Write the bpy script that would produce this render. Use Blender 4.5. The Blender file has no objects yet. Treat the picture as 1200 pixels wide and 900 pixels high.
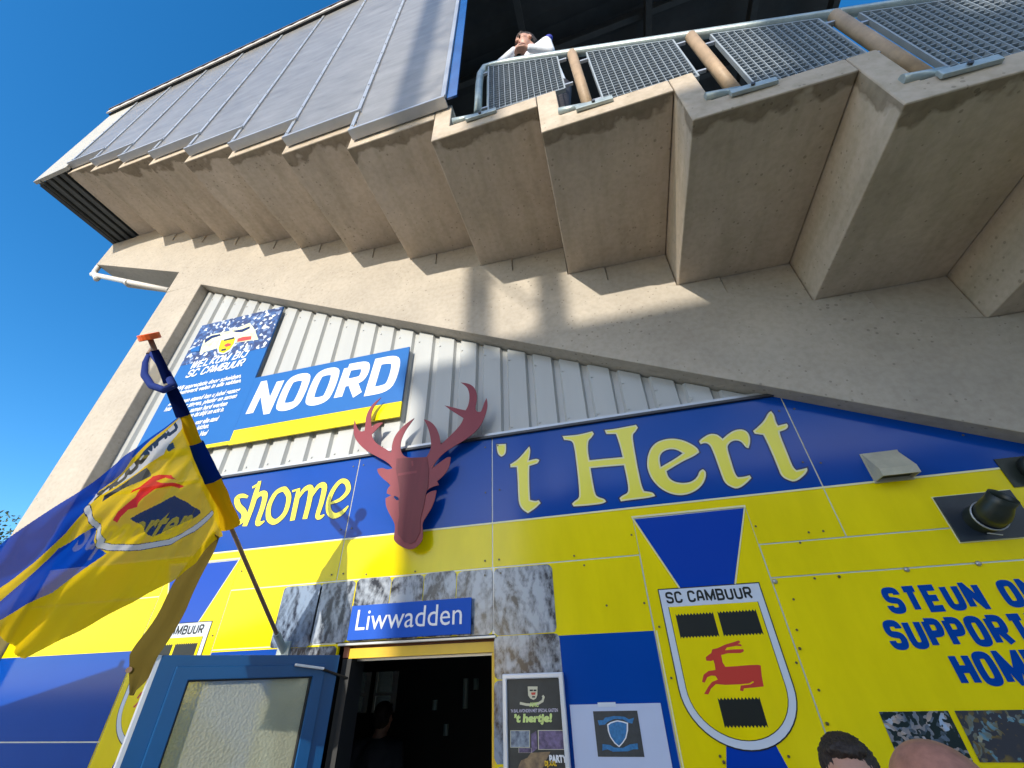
import bpy, bmesh, math, random
from mathutils import Vector, Matrix, noise
from mathutils.geometry import tessellate_polygon
random.seed(7)
SC = bpy.context.scene
COL = SC.collection
R = math.radians
EYE = 1.95                       # height of the camera above the paving, metres
# ---------------------------------------------------------------- camera
YAW, PITCH, ROLL, FPX = R(-13.532), R(34.817), R(-2.035), 486.42
_f = Vector((math.sin(YAW)*math.cos(PITCH), math.cos(YAW)*math.cos(PITCH), math.sin(PITCH)))
_r = Vector((math.cos(YAW), -math.sin(YAW), 0)); _u = _r.cross(_f)
_c, _s = math.cos(ROLL), math.sin(ROLL)
RT, UP, FW = _c*_r+_s*_u, -_s*_r+_c*_u, _f
cam = bpy.data.objects.new('camera', bpy.data.cameras.new('camera')); COL.objects.link(cam)
cam.matrix_world = Matrix.Translation((0, 0, EYE)) @ Matrix((RT, UP, -FW)).transposed().to_4x4()
cam.data.sensor_width = 36; cam.data.lens = 36*FPX/1200
cam.data.clip_start = .02; cam.data.clip_end = 3000
SC.camera = cam
# ---------------------------------------------------------------- sky and sun
SUN = Vector((.26, 1.38, -.39)).normalized()          # direction the light travels
SUN_EL = math.asin(-SUN.z); SUN_AZ = math.atan2(-SUN.x, -SUN.y)
w = bpy.data.worlds.new('World'); SC.world = w; w.use_nodes = True
nt = w.node_tree; N = nt.nodes; L = nt.links; N.clear()
sky = N.new('ShaderNodeTexSky'); sky.sky_type = 'NISHITA'; sky.sun_disc = False
sky.sun_elevation = SUN_EL; sky.sun_rotation = SUN_AZ
sky.air_density = .92; sky.dust_density = .4; sky.ozone_density = 3.0
hs = N.new('ShaderNodeHueSaturation'); hs.inputs['Saturation'].default_value = 1.29
bg = N.new('ShaderNodeBackground'); bg.inputs['Strength'].default_value = .15
wo = N.new('ShaderNodeOutputWorld')
tc = N.new('ShaderNodeTexCoord'); mp = N.new('ShaderNodeMapping'); mp.inputs['Scale'].default_value = (1, 1, 2.2)
cn = N.new('ShaderNodeTexNoise'); cn.inputs['Scale'].default_value = 2.6; cn.inputs['Detail'].default_value = 8
cn.inputs['Roughness'].default_value = .55
cr = N.new('ShaderNodeValToRGB'); cr.color_ramp.elements[0].position = .46; cr.color_ramp.elements[1].position = .62
cmx = N.new('ShaderNodeMix'); cmx.data_type = 'RGBA'; cmx.inputs[7].default_value = (6.3, 6.3, 6.5, 1)
L.new(tc.outputs['Generated'], mp.inputs[0]); L.new(mp.outputs[0], cn.inputs['Vector']); L.new(cn.outputs[0], cr.inputs[0])
L.new(sky.outputs[0], hs.inputs['Color']); L.new(hs.outputs[0], cmx.inputs[6]); L.new(cr.outputs[0], cmx.inputs[0])
sxy = N.new('ShaderNodeSeparateXYZ'); L.new(tc.outputs['Generated'], sxy.inputs[0])
mrg = N.new('ShaderNodeMapRange'); mrg.inputs[1].default_value = -.18; mrg.inputs[2].default_value = -.5; L.new(sxy.outputs['Y'], mrg.inputs[0])   # the cloud bank lies on the sun's side
cml = N.new('ShaderNodeMath'); cml.operation = 'MULTIPLY'; L.new(cr.outputs[0], cml.inputs[0]); L.new(mrg.outputs[0], cml.inputs[1])
for l_ in list(cmx.inputs[0].links): L.remove(l_)
L.new(cml.outputs[0], cmx.inputs[0])
L.new(cmx.outputs[2], bg.inputs[0]); L.new(bg.outputs[0], wo.inputs[0])
sl = bpy.data.lights.new('sun', 'SUN'); sl.energy = 2.15; sl.angle = R(.53); sl.color = (1, .93, .80)
so = bpy.data.objects.new('sun', sl); COL.objects.link(so); so.rotation_euler = SUN.to_track_quat('-Z', 'Y').to_euler()
so.location = (-20, -60, 40)
SC.view_settings.view_transform = 'Standard'; SC.view_settings.look = 'None'
SC.view_settings.exposure = 1.15; SC.view_settings.gamma = 1
SC.render.engine = 'CYCLES'
SC.render.resolution_x = 1024; SC.render.resolution_y = 768
try: SC.cycles.max_bounces = 8; SC.cycles.transparent_max_bounces = 24
except Exception: pass

# ---------------------------------------------------------------- helpers
def at(px, py, y):                 # point of the measured photograph on the vertical plane y (metres from the camera)
    d = RT*((px-600)/FPX)+UP*(-(py-450)/FPX)+FW
    d = d*(y/d.y); return Vector((d.x, d.y, d.z+EYE))
def crop(ox, oy, s): return lambda pts, y: [at(ox+x*s, oy+v*s, y) for x, v in pts]
def xz(pts): return [(p.x, p.z) for p in pts]

def mat(name, col=(.5, .5, .5), rough=.5, metal=0., spec=.5, noise_amt=0., nscale=6., bump=0., bscale=30., alpha=1., trans=0., coat=0., mix2=None, detail=6, stretch=(1, 1, 1)):
    m = bpy.data.materials.new(name); m.use_nodes = True
    nt = m.node_tree; b = nt.nodes['Principled BSDF']; L = nt.links
    b.inputs['Base Color'].default_value = (*col, 1); b.inputs['Roughness'].default_value = rough
    b.inputs['Metallic'].default_value = metal; b.inputs['Specular IOR Level'].default_value = spec
    b.inputs['Alpha'].default_value = alpha; b.inputs['Coat Weight'].default_value = coat
    if noise_amt or bump:
        tc = nt.nodes.new('ShaderNodeTexCoord'); mp = nt.nodes.new('ShaderNodeMapping'); mp.inputs['Scale'].default_value = stretch
        L.new(tc.outputs['Object'], mp.inputs[0])
    if noise_amt:
        n = nt.nodes.new('ShaderNodeTexNoise'); n.inputs['Scale'].default_value = nscale; n.inputs['Detail'].default_value = detail
        n.inputs['Roughness'].default_value = .62
        L.new(mp.outputs[0], n.inputs['Vector'])
        cr = nt.nodes.new('ShaderNodeValToRGB'); cr.color_ramp.elements[0].position = .3; cr.color_ramp.elements[1].position = .7
        c2 = mix2 if mix2 else tuple(max(0, c*(1-noise_amt)) for c in col)
        cr.color_ramp.elements[0].color = (*c2, 1); cr.color_ramp.elements[1].color = (*col, 1)
        L.new(n.outputs[0], cr.inputs[0]); L.new(cr.outputs[0], b.inputs['Base Color'])
    if bump:
        n2 = nt.nodes.new('ShaderNodeTexNoise'); n2.inputs['Scale'].default_value = bscale; n2.inputs['Detail'].default_value = 4
        L.new(mp.outputs[0], n2.inputs['Vector'])
        bp = nt.nodes.new('ShaderNodeBump'); bp.inputs['Strength'].default_value = bump; bp.inputs['Distance'].default_value = .01
        L.new(n2.outputs[0], bp.inputs['Height']); L.new(bp.outputs[0], b.inputs['Normal'])
    return m

OFFS = 1.49-3.2+.025*5.6
def concrete(name, base, dark, stain=False):
    m = bpy.data.materials.new(name); m.use_nodes = True
    nt = m.node_tree; b = nt.nodes['Principled BSDF']; L = nt.links; nn = nt.nodes.new
    b.inputs['Roughness'].default_value = .88; b.inputs['Specular IOR Level'].default_value = .25
    tc = nn('ShaderNodeTexCoord')
    n1 = nn('ShaderNodeTexNoise'); n1.inputs['Scale'].default_value = 1.4; n1.inputs['Detail'].default_value = 8; n1.inputs['Roughness'].default_value = .65
    n2 = nn('ShaderNodeTexNoise'); n2.inputs['Scale'].default_value = 22; n2.inputs['Detail'].default_value = 6
    L.new(tc.outputs['Object'], n1.inputs['Vector']); L.new(tc.outputs['Object'], n2.inputs['Vector'])
    r1 = nn('ShaderNodeValToRGB'); r1.color_ramp.elements[0].position = .32; r1.color_ramp.elements[1].position = .66
    r1.color_ramp.elements[0].color = (*dark, 1); r1.color_ramp.elements[1].color = (*base, 1)
    L.new(n1.outputs[0], r1.inputs[0])
    mx = nn('ShaderNodeMix'); mx.data_type = 'RGBA'; mx.blend_type = 'MULTIPLY'; mx.inputs[0].default_value = .35
    r2 = nn('ShaderNodeValToRGB'); r2.color_ramp.elements[0].position = .35; r2.color_ramp.elements[1].position = .6
    r2.color_ramp.elements[0].color = (.72, .70, .66, 1); r2.color_ramp.elements[1].color = (1, 1, 1, 1)
    L.new(n2.outputs[0], r2.inputs[0]); L.new(r1.outputs[0], mx.inputs[6]); L.new(r2.outputs[0], mx.inputs[7])
    out = mx.outputs[2]
    # blow holes: sparse dark pits
    vo = nn('ShaderNodeTexVoronoi'); vo.inputs['Scale'].default_value = 17; vo.inputs['Randomness'].default_value = 1
    L.new(tc.outputs['Object'], vo.inputs['Vector'])
    vn = nn('ShaderNodeTexNoise'); vn.inputs['Scale'].default_value = 2.2; L.new(tc.outputs['Object'], vn.inputs['Vector'])
    thr = nn('ShaderNodeMath'); thr.operation = 'MULTIPLY_ADD'; thr.inputs[1].default_value = .42; thr.inputs[2].default_value = -.10
    L.new(vn.outputs[0], thr.inputs[0])
    lt = nn('ShaderNodeMath'); lt.operation = 'LESS_THAN'; L.new(vo.outputs['Distance'], lt.inputs[0]); L.new(thr.outputs[0], lt.inputs[1])
    mp2 = nn('ShaderNodeMix'); mp2.data_type = 'RGBA'; mp2.inputs[7].default_value = (*[c*.45 for c in dark], 1)
    sc = nn('ShaderNodeMath'); sc.operation = 'MULTIPLY'; sc.inputs[1].default_value = .55; L.new(lt.outputs[0], sc.inputs[0])
    L.new(sc.outputs[0], mp2.inputs[0]); L.new(out, mp2.inputs[6]); out = mp2.outputs[2]
    if stain:   # damp drip-line stain with a ragged inner border behind the outer edge of each slab
        sx = nn('ShaderNodeSeparateXYZ'); L.new(tc.outputs['Object'], sx.inputs[0])
        wn = nn('ShaderNodeTexNoise'); wn.inputs['Scale'].default_value = 5.5; wn.inputs['Detail'].default_value = 3
        L.new(tc.outputs['Object'], wn.inputs['Vector'])
        a = nn('ShaderNodeMath'); a.operation = 'MULTIPLY_ADD'; a.inputs[1].default_value = -.42; L.new(wn.outputs[0], a.inputs[0]); L.new(sx.outputs['Y'], a.inputs[2])
        xs = nn('ShaderNodeMath'); xs.operation = 'MULTIPLY_ADD'; xs.inputs[1].default_value = .025
        L.new(sx.outputs['X'], xs.inputs[0]); L.new(a.outputs[0], xs.inputs[2])
        rr = nn('ShaderNodeValToRGB'); e = rr.color_ramp.elements; e[0].position = .0; e[1].position = 1
        mr = nn('ShaderNodeMapRange'); mr.inputs[1].default_value = OFFS-.29; mr.inputs[2].default_value = OFFS-.07
        L.new(xs.outputs[0], mr.inputs[0]); L.new(mr.outputs[0], rr.inputs[0])
        e[0].color = (.55, .54, .47, 1); e[1].color = (1, 1, 1, 1)
        q = e.new(.72); q.color = (.34, .31, .25, 1); q2 = e.new(.88); q2.color = (.98, .98, .98, 1)
        m3 = nn('ShaderNodeMix'); m3.data_type = 'RGBA'; m3.blend_type = 'MULTIPLY'; m3.inputs[0].default_value = 1
        pl = nn('ShaderNodeMath'); pl.operation = 'MULTIPLY_ADD'; pl.inputs[1].default_value = .025; L.new(sx.outputs['X'], pl.inputs[0]); L.new(sx.outputs['Y'], pl.inputs[2])
        gt_ = nn('ShaderNodeMath'); gt_.operation = 'GREATER_THAN'; gt_.inputs[1].default_value = OFFS+.010; L.new(pl.outputs[0], gt_.inputs[0]); gs_ = nn('ShaderNodeMath'); gs_.operation = 'MULTIPLY'; gs_.inputs[1].default_value = .72; L.new(gt_.outputs[0], gs_.inputs[0]); L.new(gs_.outputs[0], m3.inputs[0])
        L.new(out, m3.inputs[6]); L.new(rr.outputs[0], m3.inputs[7]); out = m3.outputs[2]
        ms_ = nn('ShaderNodeMapping'); ms_.inputs['Scale'].default_value = (5, .8, 5); L.new(tc.outputs['Object'], ms_.inputs[0])
        n5 = nn('ShaderNodeTexNoise'); n5.inputs['Scale'].default_value = 1.6; n5.inputs['Detail'].default_value = 5; L.new(ms_.outputs[0], n5.inputs['Vector'])
        r5 = nn('ShaderNodeValToRGB'); r5.color_ramp.elements[0].position = .34; r5.color_ramp.elements[0].color = (.66, .67, .60, 1); r5.color_ramp.elements[1].position = .56; r5.color_ramp.elements[1].color = (1, 1, 1, 1)
        m5 = nn('ShaderNodeMix'); m5.data_type = 'RGBA'; m5.blend_type = 'MULTIPLY'; m5.inputs[0].default_value = .42; L.new(n5.outputs[0], r5.inputs[0]); L.new(out, m5.inputs[6]); L.new(r5.outputs[0], m5.inputs[7]); out = m5.outputs[2]
    L.new(out, b.inputs['Base Color'])
    bp = nn('ShaderNodeBump'); bp.inputs['Strength'].default_value = .35; bp.inputs['Distance'].default_value = .008
    L.new(n2.outputs[0], bp.inputs['Height']); L.new(bp.outputs[0], b.inputs['Normal'])
    return m

def obj(name, verts, faces, m, parent=None, mi=None, smooth=False):
    me = bpy.data.meshes.new(name); me.from_pydata([tuple(v) for v in verts], [], faces)
    for q in (m if isinstance(m, (list, tuple)) else [m]): me.materials.append(q)
    if mi: me.polygons.foreach_set('material_index', mi)
    me.validate()
    bm = bmesh.new(); bm.from_mesh(me); bmesh.ops.recalc_face_normals(bm, faces=bm.faces); bm.to_mesh(me); bm.free()
    if smooth: me.shade_smooth()
    o = bpy.data.objects.new(name, me); COL.objects.link(o)
    if parent:
        o.parent = parent
        pl = Vector(parent.location); q = parent.parent
        if parent.type != 'EMPTY': pl = Vector(parent.parent.location)      # a sub-part shares its part's frame
        me.transform(Matrix.Translation(-pl))
    return o
def thing(name, label, cat, loc=(0, 0, 0), group=None):
    o = bpy.data.objects.new(name, None); COL.objects.link(o); o.location = loc; o.empty_display_size = .2
    o['label'] = label; o['category'] = cat
    if group: o['group'] = group
    return o
def tag(o, label, cat, group=None):
    o['label'] = label; o['category'] = cat
    if group: o['group'] = group
    return o
def root_loc(p):
    return Vector(p.location)

EV = bpy.data.scenes.new('evaluation')
def evaluated(o):
    EV.collection.objects.link(o); vl = EV.view_layers[0]; vl.update()
    me = bpy.data.meshes.new_from_object(o.evaluated_get(vl.depsgraph)); d = o.data
    bpy.data.objects.remove(o); return me
class MB:                                       # collects geometry, builds ONE mesh
    def __init__(s): s.v = []; s.f = []; s.mi = []; s.cur = 0
    def add(s, v, f):
        n = len(s.v); s.v += [Vector(q) for q in v]; s.f += [tuple(i+n for i in q) for q in f]; s.mi += [s.cur]*len(f)
    def box(s, x0, x1, y0, y1, z0, z1):
        s.add([(x, y, z) for x in (x0, x1) for y in (y0, y1) for z in (z0, z1)],
              [(0, 1, 3, 2), (4, 6, 7, 5), (0, 4, 5, 1), (2, 3, 7, 6), (0, 2, 6, 4), (1, 5, 7, 3)])
    def beam(s, a, b, wx, wy, up=(0, 0, 1)):     # rectangular bar from a to b
        a, b = Vector(a), Vector(b); d = (b-a).normalized(); u = Vector(up)
        if abs(d.dot(u)) > .98: u = Vector((1, 0, 0))
        x = d.cross(u).normalized(); y = x.cross(d)
        v = []
        for p in (a, b):
            for sx, sy in ((-1, -1), (1, -1), (1, 1), (-1, 1)): v.append(p+x*sx*wx/2+y*sy*wy/2)
        s.add(v, [(0, 1, 2, 3), (7, 6, 5, 4), (0, 4, 5, 1), (1, 5, 6, 2), (2, 6, 7, 3), (3, 7, 4, 0)])
    def tube(s, pts, r, n=14, cap=True, r_list=None):
        pts = [Vector(p) for p in pts]; rings = []
        prev = None
        for i, p in enumerate(pts):
            d = ((pts[min(i+1, len(pts)-1)]-pts[max(i-1, 0)])).normalized()
            if prev is None:
                u = Vector((0, 0, 1)) if abs(d.z) < .9 else Vector((1, 0, 0)); x = d.cross(u).normalized()
            else: x = (prev-d*prev.dot(d)).normalized()
            prev = x; y = d.cross(x); rr = r_list[i] if r_list else r
            rings.append([p+(x*math.cos(a)+y*math.sin(a))*rr for a in [k*2*math.pi/n for k in range(n)]])
        v = [q for g in rings for q in g]; f = []
        for i in range(len(pts)-1):
            for k in range(n): f.append((i*n+k, i*n+(k+1) % n, (i+1)*n+(k+1) % n, (i+1)*n+k))
        if cap: f.append(tuple(range(n))[::-1]); f.append(tuple((len(pts)-1)*n+k for k in range(n)))
        s.add(v, f)
    def prism(s, loops, to3, d0, d1, sides=True):  # loops of 2-D points -> plate between depths d0 (front) and d1 (back)
        if loops and not isinstance(loops[0][0], (tuple, list, Vector)): loops = [loops]
        tri = tessellate_polygon([[Vector((p[0], p[1], 0)) for p in lp] for lp in loops])
        flat = [p for lp in loops for p in lp]; n = len(flat)
        v = [to3(p[0], p[1], d0) for p in flat]; f = [tuple(t) for t in tri]
        if sides:
            v += [to3(p[0], p[1], d1) for p in flat]; f += [tuple(i+n for i in t) for t in tri]
            o = 0
            for lp in loops:
                m = len(lp)
                for i in range(m): j = (i+1) % m; f.append((o+i, o+j, n+o+j, n+o+i))
                o += m
        s.add(v, f)
    def build(s, name, m, parent=None, smooth=False, bevel=0):
        o = obj(name, s.v, s.f, m, parent, s.mi if isinstance(m, (list, tuple)) else None)
        if bevel:
            md = o.modifiers.new('bevel', 'BEVEL'); md.width = bevel; md.segments = 2; md.limit_method = 'ANGLE'
        if smooth:
            try:
                for p in o.data.polygons: p.use_smooth = len(p.vertices) == 4
            except Exception: pass
        return o
WALL3 = lambda x, z, y: Vector((x, y, z))
def plate(name, loops, y0, y1, m, parent=None, sides=True):
    b = MB(); b.prism(loops, WALL3, y0, y1, sides); return b.build(name, m, parent)

def ribbon(pts, wd, closed=False, lim=.5):                # constant-width stroke outline with mitred joins -> list of quads (a strip)
    P = [Vector((p[0], p[1])) for p in pts]
    if closed and (P[0]-P[-1]).length < 1e-6: P = P[:-1]
    n = len(P); Lp = []; Rp = []
    for i in range(n):
        a = P[i-1] if (i > 0 or closed) else None; b = P[(i+1) % n] if (i < n-1 or closed) else None
        d1 = (P[i]-a).normalized() if a is not None else None; d2 = (b-P[i]).normalized() if b is not None else None
        if d1 is None: d1 = d2
        if d2 is None: d2 = d1
        t = (d1+d2)
        t = t.normalized() if t.length > 1e-4 else d1
        nrm = Vector((-t.y, t.x)); k = 1/max(lim, nrm.dot(Vector((-d1.y, d1.x))))
        ww = wd[i]/2 if isinstance(wd, (list, tuple)) else wd/2
        Lp.append(P[i]+nrm*ww*k); Rp.append(P[i]-nrm*ww*k)
    return Lp, Rp, closed
def add_stroke(mb, pts, wd, to3, d, closed=False):
    Lp, Rp, c = ribbon(pts, wd, closed); n = len(Lp)
    v = [to3(p.x, p.y, d) for p in Lp]+[to3(p.x, p.y, d) for p in Rp]
    f = [(i, (i+1) % n, n+(i+1) % n, n+i) for i in range(n if c else n-1)]
    mb.add(v, f)
def clip_rect(poly, x0, x1, z0, z1):
    def cl(P, ins, inter):
        out = []
        for i in range(len(P)):
            a, b = P[i-1], P[i]
            if ins(b):
                if not ins(a): out.append(inter(a, b))
                out.append(b)
            elif ins(a): out.append(inter(a, b))
        return out
    def ix(v): return lambda a, b: (v, a[1]+(b[1]-a[1])*(v-a[0])/(b[0]-a[0]))
    def iz(v): return lambda a, b: (a[0]+(b[0]-a[0])*(v-a[1])/(b[1]-a[1]), v)
    for ins, it in ((lambda p: p[0] >= x0, ix(x0)), (lambda p: p[0] <= x1, ix(x1)), (lambda p: p[1] >= z0, iz(z0)), (lambda p: p[1] <= z1, iz(z1))):
        if not poly: return []
        poly = cl(poly, ins, it)
    return poly

RO = [(.18, 0), (.82, 0), (1, .16), (1, .84), (.82, 1), (.18, 1), (0, .84), (0, .16), (.18, 0)]
GLY = {
 'A': [[(0, 0), (.12, .8), (.3, 1), (.7, 1), (.88, .8), (1, 0)], [(.08, .34), (.92, .34)]],
 'B': [[(0, 0), (0, 1), (.82, 1), (.95, .86), (.95, .64), (.82, .52), (1, .40), (1, .14), (.84, 0), (0, 0)], [(0, .52), (.8, .52)]],
 'C': [[(1, .72), (1, .84), (.82, 1), (.18, 1), (0, .84), (0, .16), (.18, 0), (.82, 0), (1, .16), (1, .28)]],
 'D': [[(0, 0), (0, 1), (.78, 1), (1, .8), (1, .2), (.78, 0), (0, 0)]],
 'E': [[(1, 1), (0, 1), (0, 0), (1, 0)], [(0, .5), (.9, .5)]],
 'H': [[(0, 0), (0, 1)], [(1, 0), (1, 1)], [(0, .5), (1, .5)]],
 'I': [[(.5, 0), (.5, 1)]], 'J': [[(.9, 1), (.9, .16), (.72, 0), (.2, 0), (.05, .16), (.05, .3)]],
 'K': [[(0, 0), (0, 1)], [(1, 1), (.12, .48), (1, 0)]], 'L': [[(0, 1), (0, 0), (1, 0)]],
 'M': [[(0, 0), (0, 1), (.5, .1), (1, 1), (1, 0)]], 'N': [[(0, 0), (0, 1), (1, 0), (1, 1)]],
 'O': [RO], 'P': [[(0, 0), (0, 1)], [(0, 1), (.84, 1), (1, .86), (1, .6), (.84, .46), (0, .46)]],
 'R': [[(0, 0), (0, 1)], [(0, 1), (.84, 1), (1, .86), (1, .6), (.84, .46), (0, .46)], [(.45, .5), (1, -.04)]],
 'S': [[(1, .76), (1, .85), (.84, 1), (.16, 1), (0, .86), (0, .64), (.16, .52), (.84, .48), (1, .36), (1, .15), (.84, 0), (.16, 0), (0, .15), (0, .25)]],
 'T': [[(.5, 0), (.5, 1)], [(0, 1), (1, 1)]], 'U': [[(0, 1), (0, .16), (.18, 0), (.82, 0), (1, .16), (1, 1)]],
 'W': [[(-.02, 1.05), (.24, -.03), (.5, .95), (.76, -.03), (1.02, 1.05)]], 'Z': [[(0, 1), (1, 1), (0, 0), (1, 0)]],
 'Y': [[(0, 1), (.5, .45), (1, 1)], [(.5, .45), (.5, 0)]], '.': [[(0, 0), (0, .04)]], 'G': [[(1, .72), (1, .84), (.82, 1), (.18, 1), (0, .84), (0, .16), (.18, 0), (.82, 0), (1, .16), (1, .48), (.55, .48)]]}
def rounded(st):
    P = [Vector(p) for p in st]; cl = (P[0]-P[-1]).length < 1e-6
    for it in range(2):
        n = len(P); out = [P[0]] if not cl else []
        rng = range(1, n-1) if not cl else range(0, n-1)
        for i in rng:
            a, b_, c_ = (P[i-1] if i > 0 else P[n-2]), P[i], P[i+1]
            d1, d2 = (b_-a), (c_-b_)
            if d1.length > 1e-6 and d2.length > 1e-6 and d1.angle(d2) < R(58) and d1.angle(d2) > .02: out += [b_-d1*.27, b_+d2*.27]
            else: out.append(b_)
        if not cl: out.append(P[-1])
        else: out.append(out[0].copy())
        P = out
    return [(p.x, p.y) for p in P]
def letters(mb, s, x, z, h, cw, gap, sw, shear=0, to3=WALL3, d=0, space=None):
    for ch in s:
        if ch == ' ': x += (space if space else cw*.6); continue
        k = .35 if ch in 'I.' else (1.25 if ch in 'MW' else 1)
        W = cw*k
        for i, st in enumerate(GLY[ch]):
            pts = [(sw/2+gx*(W-sw), sw/2+gz*(h-sw)) for gx, gz in rounded(st)]
            Lp, Rp, c = ribbon(pts, sw, st[0] == st[-1], .2); n = len(Lp)
            for q in range(n if c else n-1):
                e = (q+1) % n; quad = [(Lp[q].x, Lp[q].y), (Lp[e].x, Lp[e].y), (Rp[e].x, Rp[e].y), (Rp[q].x, Rp[q].y)]
                quad = clip_rect(quad, -.001, W+.001, 0, h)
                if len(quad) >= 3: mb.add([to3(x+u+shear*v, z+v, d-.0004*i) for u, v in quad], [tuple(range(len(quad)))])
        x += W+gap
    return x

# ---------------------------------------------------------------- materials
M = {}
M['conc'] = concrete('cast_concrete', (.50, .445, .375), (.40, .355, .30))
M['conc_slab'] = concrete('terrace_concrete', (.60, .50, .395), (.48, .395, .305), stain=True)
M['yellow'] = mat('yellow_film', (.86, .70, .003), .15, spec=.30, noise_amt=.13, nscale=3.0, stretch=(1.6, 1, .45), detail=9, bump=.02, bscale=2.5)
M['blue'] = mat('blue_film', (.001, .058, .35), .12, spec=.30, noise_amt=.12, nscale=1.2, bump=.02, bscale=2.5)
M['blue2'] = mat('bright_blue_print', (.001, .115, .40), .45, spec=.3, noise_amt=.04)
M['royal'] = mat('royal_blue_ribbon', (.003, .045, .38), .14)
M['pale_edge'] = mat('pale_edge', (.78, .74, .42), .25)
M['lemon'] = mat('lemon_letter', (.82, .74, .06), .2)
M['navy_edge'] = mat('navy_edge', (.01, .02, .1), .25)
M['white'] = mat('white_print', (.78, .79, .82), .3)
M['crestwhite'] = mat('crest_white', (.60, .65, .74), .3)
M['black'] = mat('black_print', (.012, .014, .012), .35)
M['red'] = mat('red_print', (.55, .045, .03), .35)
M['clad'] = mat('painted_steel', (.46, .47, .465), .38, noise_amt=.12, nscale=3, stretch=(1, 1, .15), bump=.03, bscale=4)
M['flash'] = mat('dark_flashing', (.05, .05, .055), .4, noise_amt=.4)
M['edge'] = mat('panel_edge', (.55, .57, .6), .35, metal=.3)
M['steel'] = mat('galvanised_steel', (.45, .52, .51), .36, metal=.35, noise_amt=.3, nscale=14, bump=.05, bscale=60)
M['grate'] = mat('pressed_grating', (.36, .40, .43), .5, metal=.1, noise_amt=.2, nscale=10)
M['post'] = mat('weathered_post', (.50, .34, .20), .55, noise_amt=.35, nscale=9, bump=.12, bscale=50)
M['alu'] = mat('aluminium', (.50, .52, .55), .35, metal=.5, noise_amt=.12, nscale=8)
M['aluwhite'] = mat('anodised_frame', (.62, .64, .70), .35, metal=.3)
M['poly'] = mat('grimy_polycarbonate', (.32, .315, .31), .24, alpha=.92, spec=.3, noise_amt=.3, nscale=3.5, stretch=(.6, .6, 1.6))
M['bluesteel'] = mat('blue_glass_edge', (.015, .09, .30), .12)
M['dark'] = mat('dark_sheet', (.035, .037, .038), .55, noise_amt=.35, nscale=4)
M['darkbeam'] = mat('dark_steel', (.055, .056, .056), .5, noise_amt=.3)
M['roofedge'] = mat('roof_sheet', (.62, .57, .52), .5, noise_amt=.15)
M['roofdark'] = mat('roof_trim', (.10, .09, .10), .5)
M['soffit'] = mat('dark_corrugated', (.10, .105, .10), .5, noise_amt=.5, nscale=9, stretch=(1, .2, 1))
M['deer'] = mat('mauve_plate', (.24, .036, .048), .36, noise_amt=.18, nscale=5, stretch=(1, 1, .3), bump=.04, bscale=12, spec=.3)
M['deer2'] = mat('mauve_plate_dark', (.165, .020, .032), .42, noise_amt=.3, nscale=14, stretch=(1, 1, .12), bump=.04, bscale=12, spec=.3)
M['door'] = mat('blue_door_paint', (.006, .078, .235), .33, noise_amt=.12, nscale=3)
M['gasket'] = mat('rubber_gasket', (.012, .013, .015), .6)
M['pvc'] = mat('white_pipe', (.70, .66, .60), .45, noise_amt=.12)
M['hood'] = mat('beige_hood', (.50, .47, .36), .5, noise_amt=.2, nscale=14, bump=.05)
M['flue'] = mat('black_flue', (.022, .030, .024), .38, noise_amt=.3, nscale=12)
M['fluebase'] = mat('flue_plate', (.02, .03, .045), .35, noise_amt=.4, nscale=7)
M['woodred'] = mat('door_lining', (.20, .06, .03), .55)
M['yframe'] = mat('yellow_door_frame', (.80, .50, .015), .35, noise_amt=.12)
M['screw'] = mat('screw_head', (.10, .08, .035), .45)
M['stud'] = mat('domed_stud', (.42, .42, .44), .35, metal=.6)
M['paper'] = mat('paper', (.50, .56, .74), .6, noise_amt=.04)
M['chalk'] = mat('poster_dark', (.035, .04, .042), .45, noise_amt=.5, nscale=9)
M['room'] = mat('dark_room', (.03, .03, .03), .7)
M['skin'] = mat('skin', (.56, .30, .21), .48, noise_amt=.18, nscale=18, bump=.06, bscale=90)
M['skin_red'] = mat('flushed_scalp', (.50, .22, .15), .5, noise_amt=.35, nscale=45, spec=.35, bump=.05, bscale=120)
M['hair'] = mat('dark_brown_hair', (.028, .017, .012), .6, bump=.6, bscale=160, stretch=(1, 1, .3))
M['jacket'] = mat('white_jacket', (.78, .80, .86), .7, bump=.15, bscale=24)
M['bluecloth'] = mat('blue_cloth', (.03, .04, .32), .75, bump=.2, bscale=40)
M['darkcloth'] = mat('dark_cloth', (.03, .035, .05), .8, bump=.2, bscale=40)
M['trousers'] = mat('dark_trousers', (.03, .03, .04), .8)
M['eye'] = mat('eye', (.02, .015, .012), .2)
M['lip'] = mat('lip', (.36, .13, .11), .5)
M['paving'] = mat('brick_paving', (.36, .33, .29), .85, noise_amt=.3, nscale=5, bump=.3, bscale=30)
M['brick'] = mat('brick_building', (.42, .34, .26), .85, noise_amt=.3, nscale=5)
M['window'] = mat('far_window', (.03, .04, .05), .1)
M['leaf'] = mat('tree_leaf', (.065, .10, .03), .6, noise_amt=.4, nscale=1.5)
M['bark'] = mat('bark', (.10, .075, .05), .9, noise_amt=.4, bump=.4)
M['parasol'] = mat('parasol_cloth', (.75, .70, .6), .8)
M['orange'] = mat('orange_plastic', (.85, .13, .02), .35)
M['polewood'] = mat('varnished_pole', (.30, .19, .12), .4, noise_amt=.3, nscale=20, stretch=(1, 1, .2))
M['kerb'] = mat('floor_tiles', (.12, .12, .12), .6)

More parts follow.
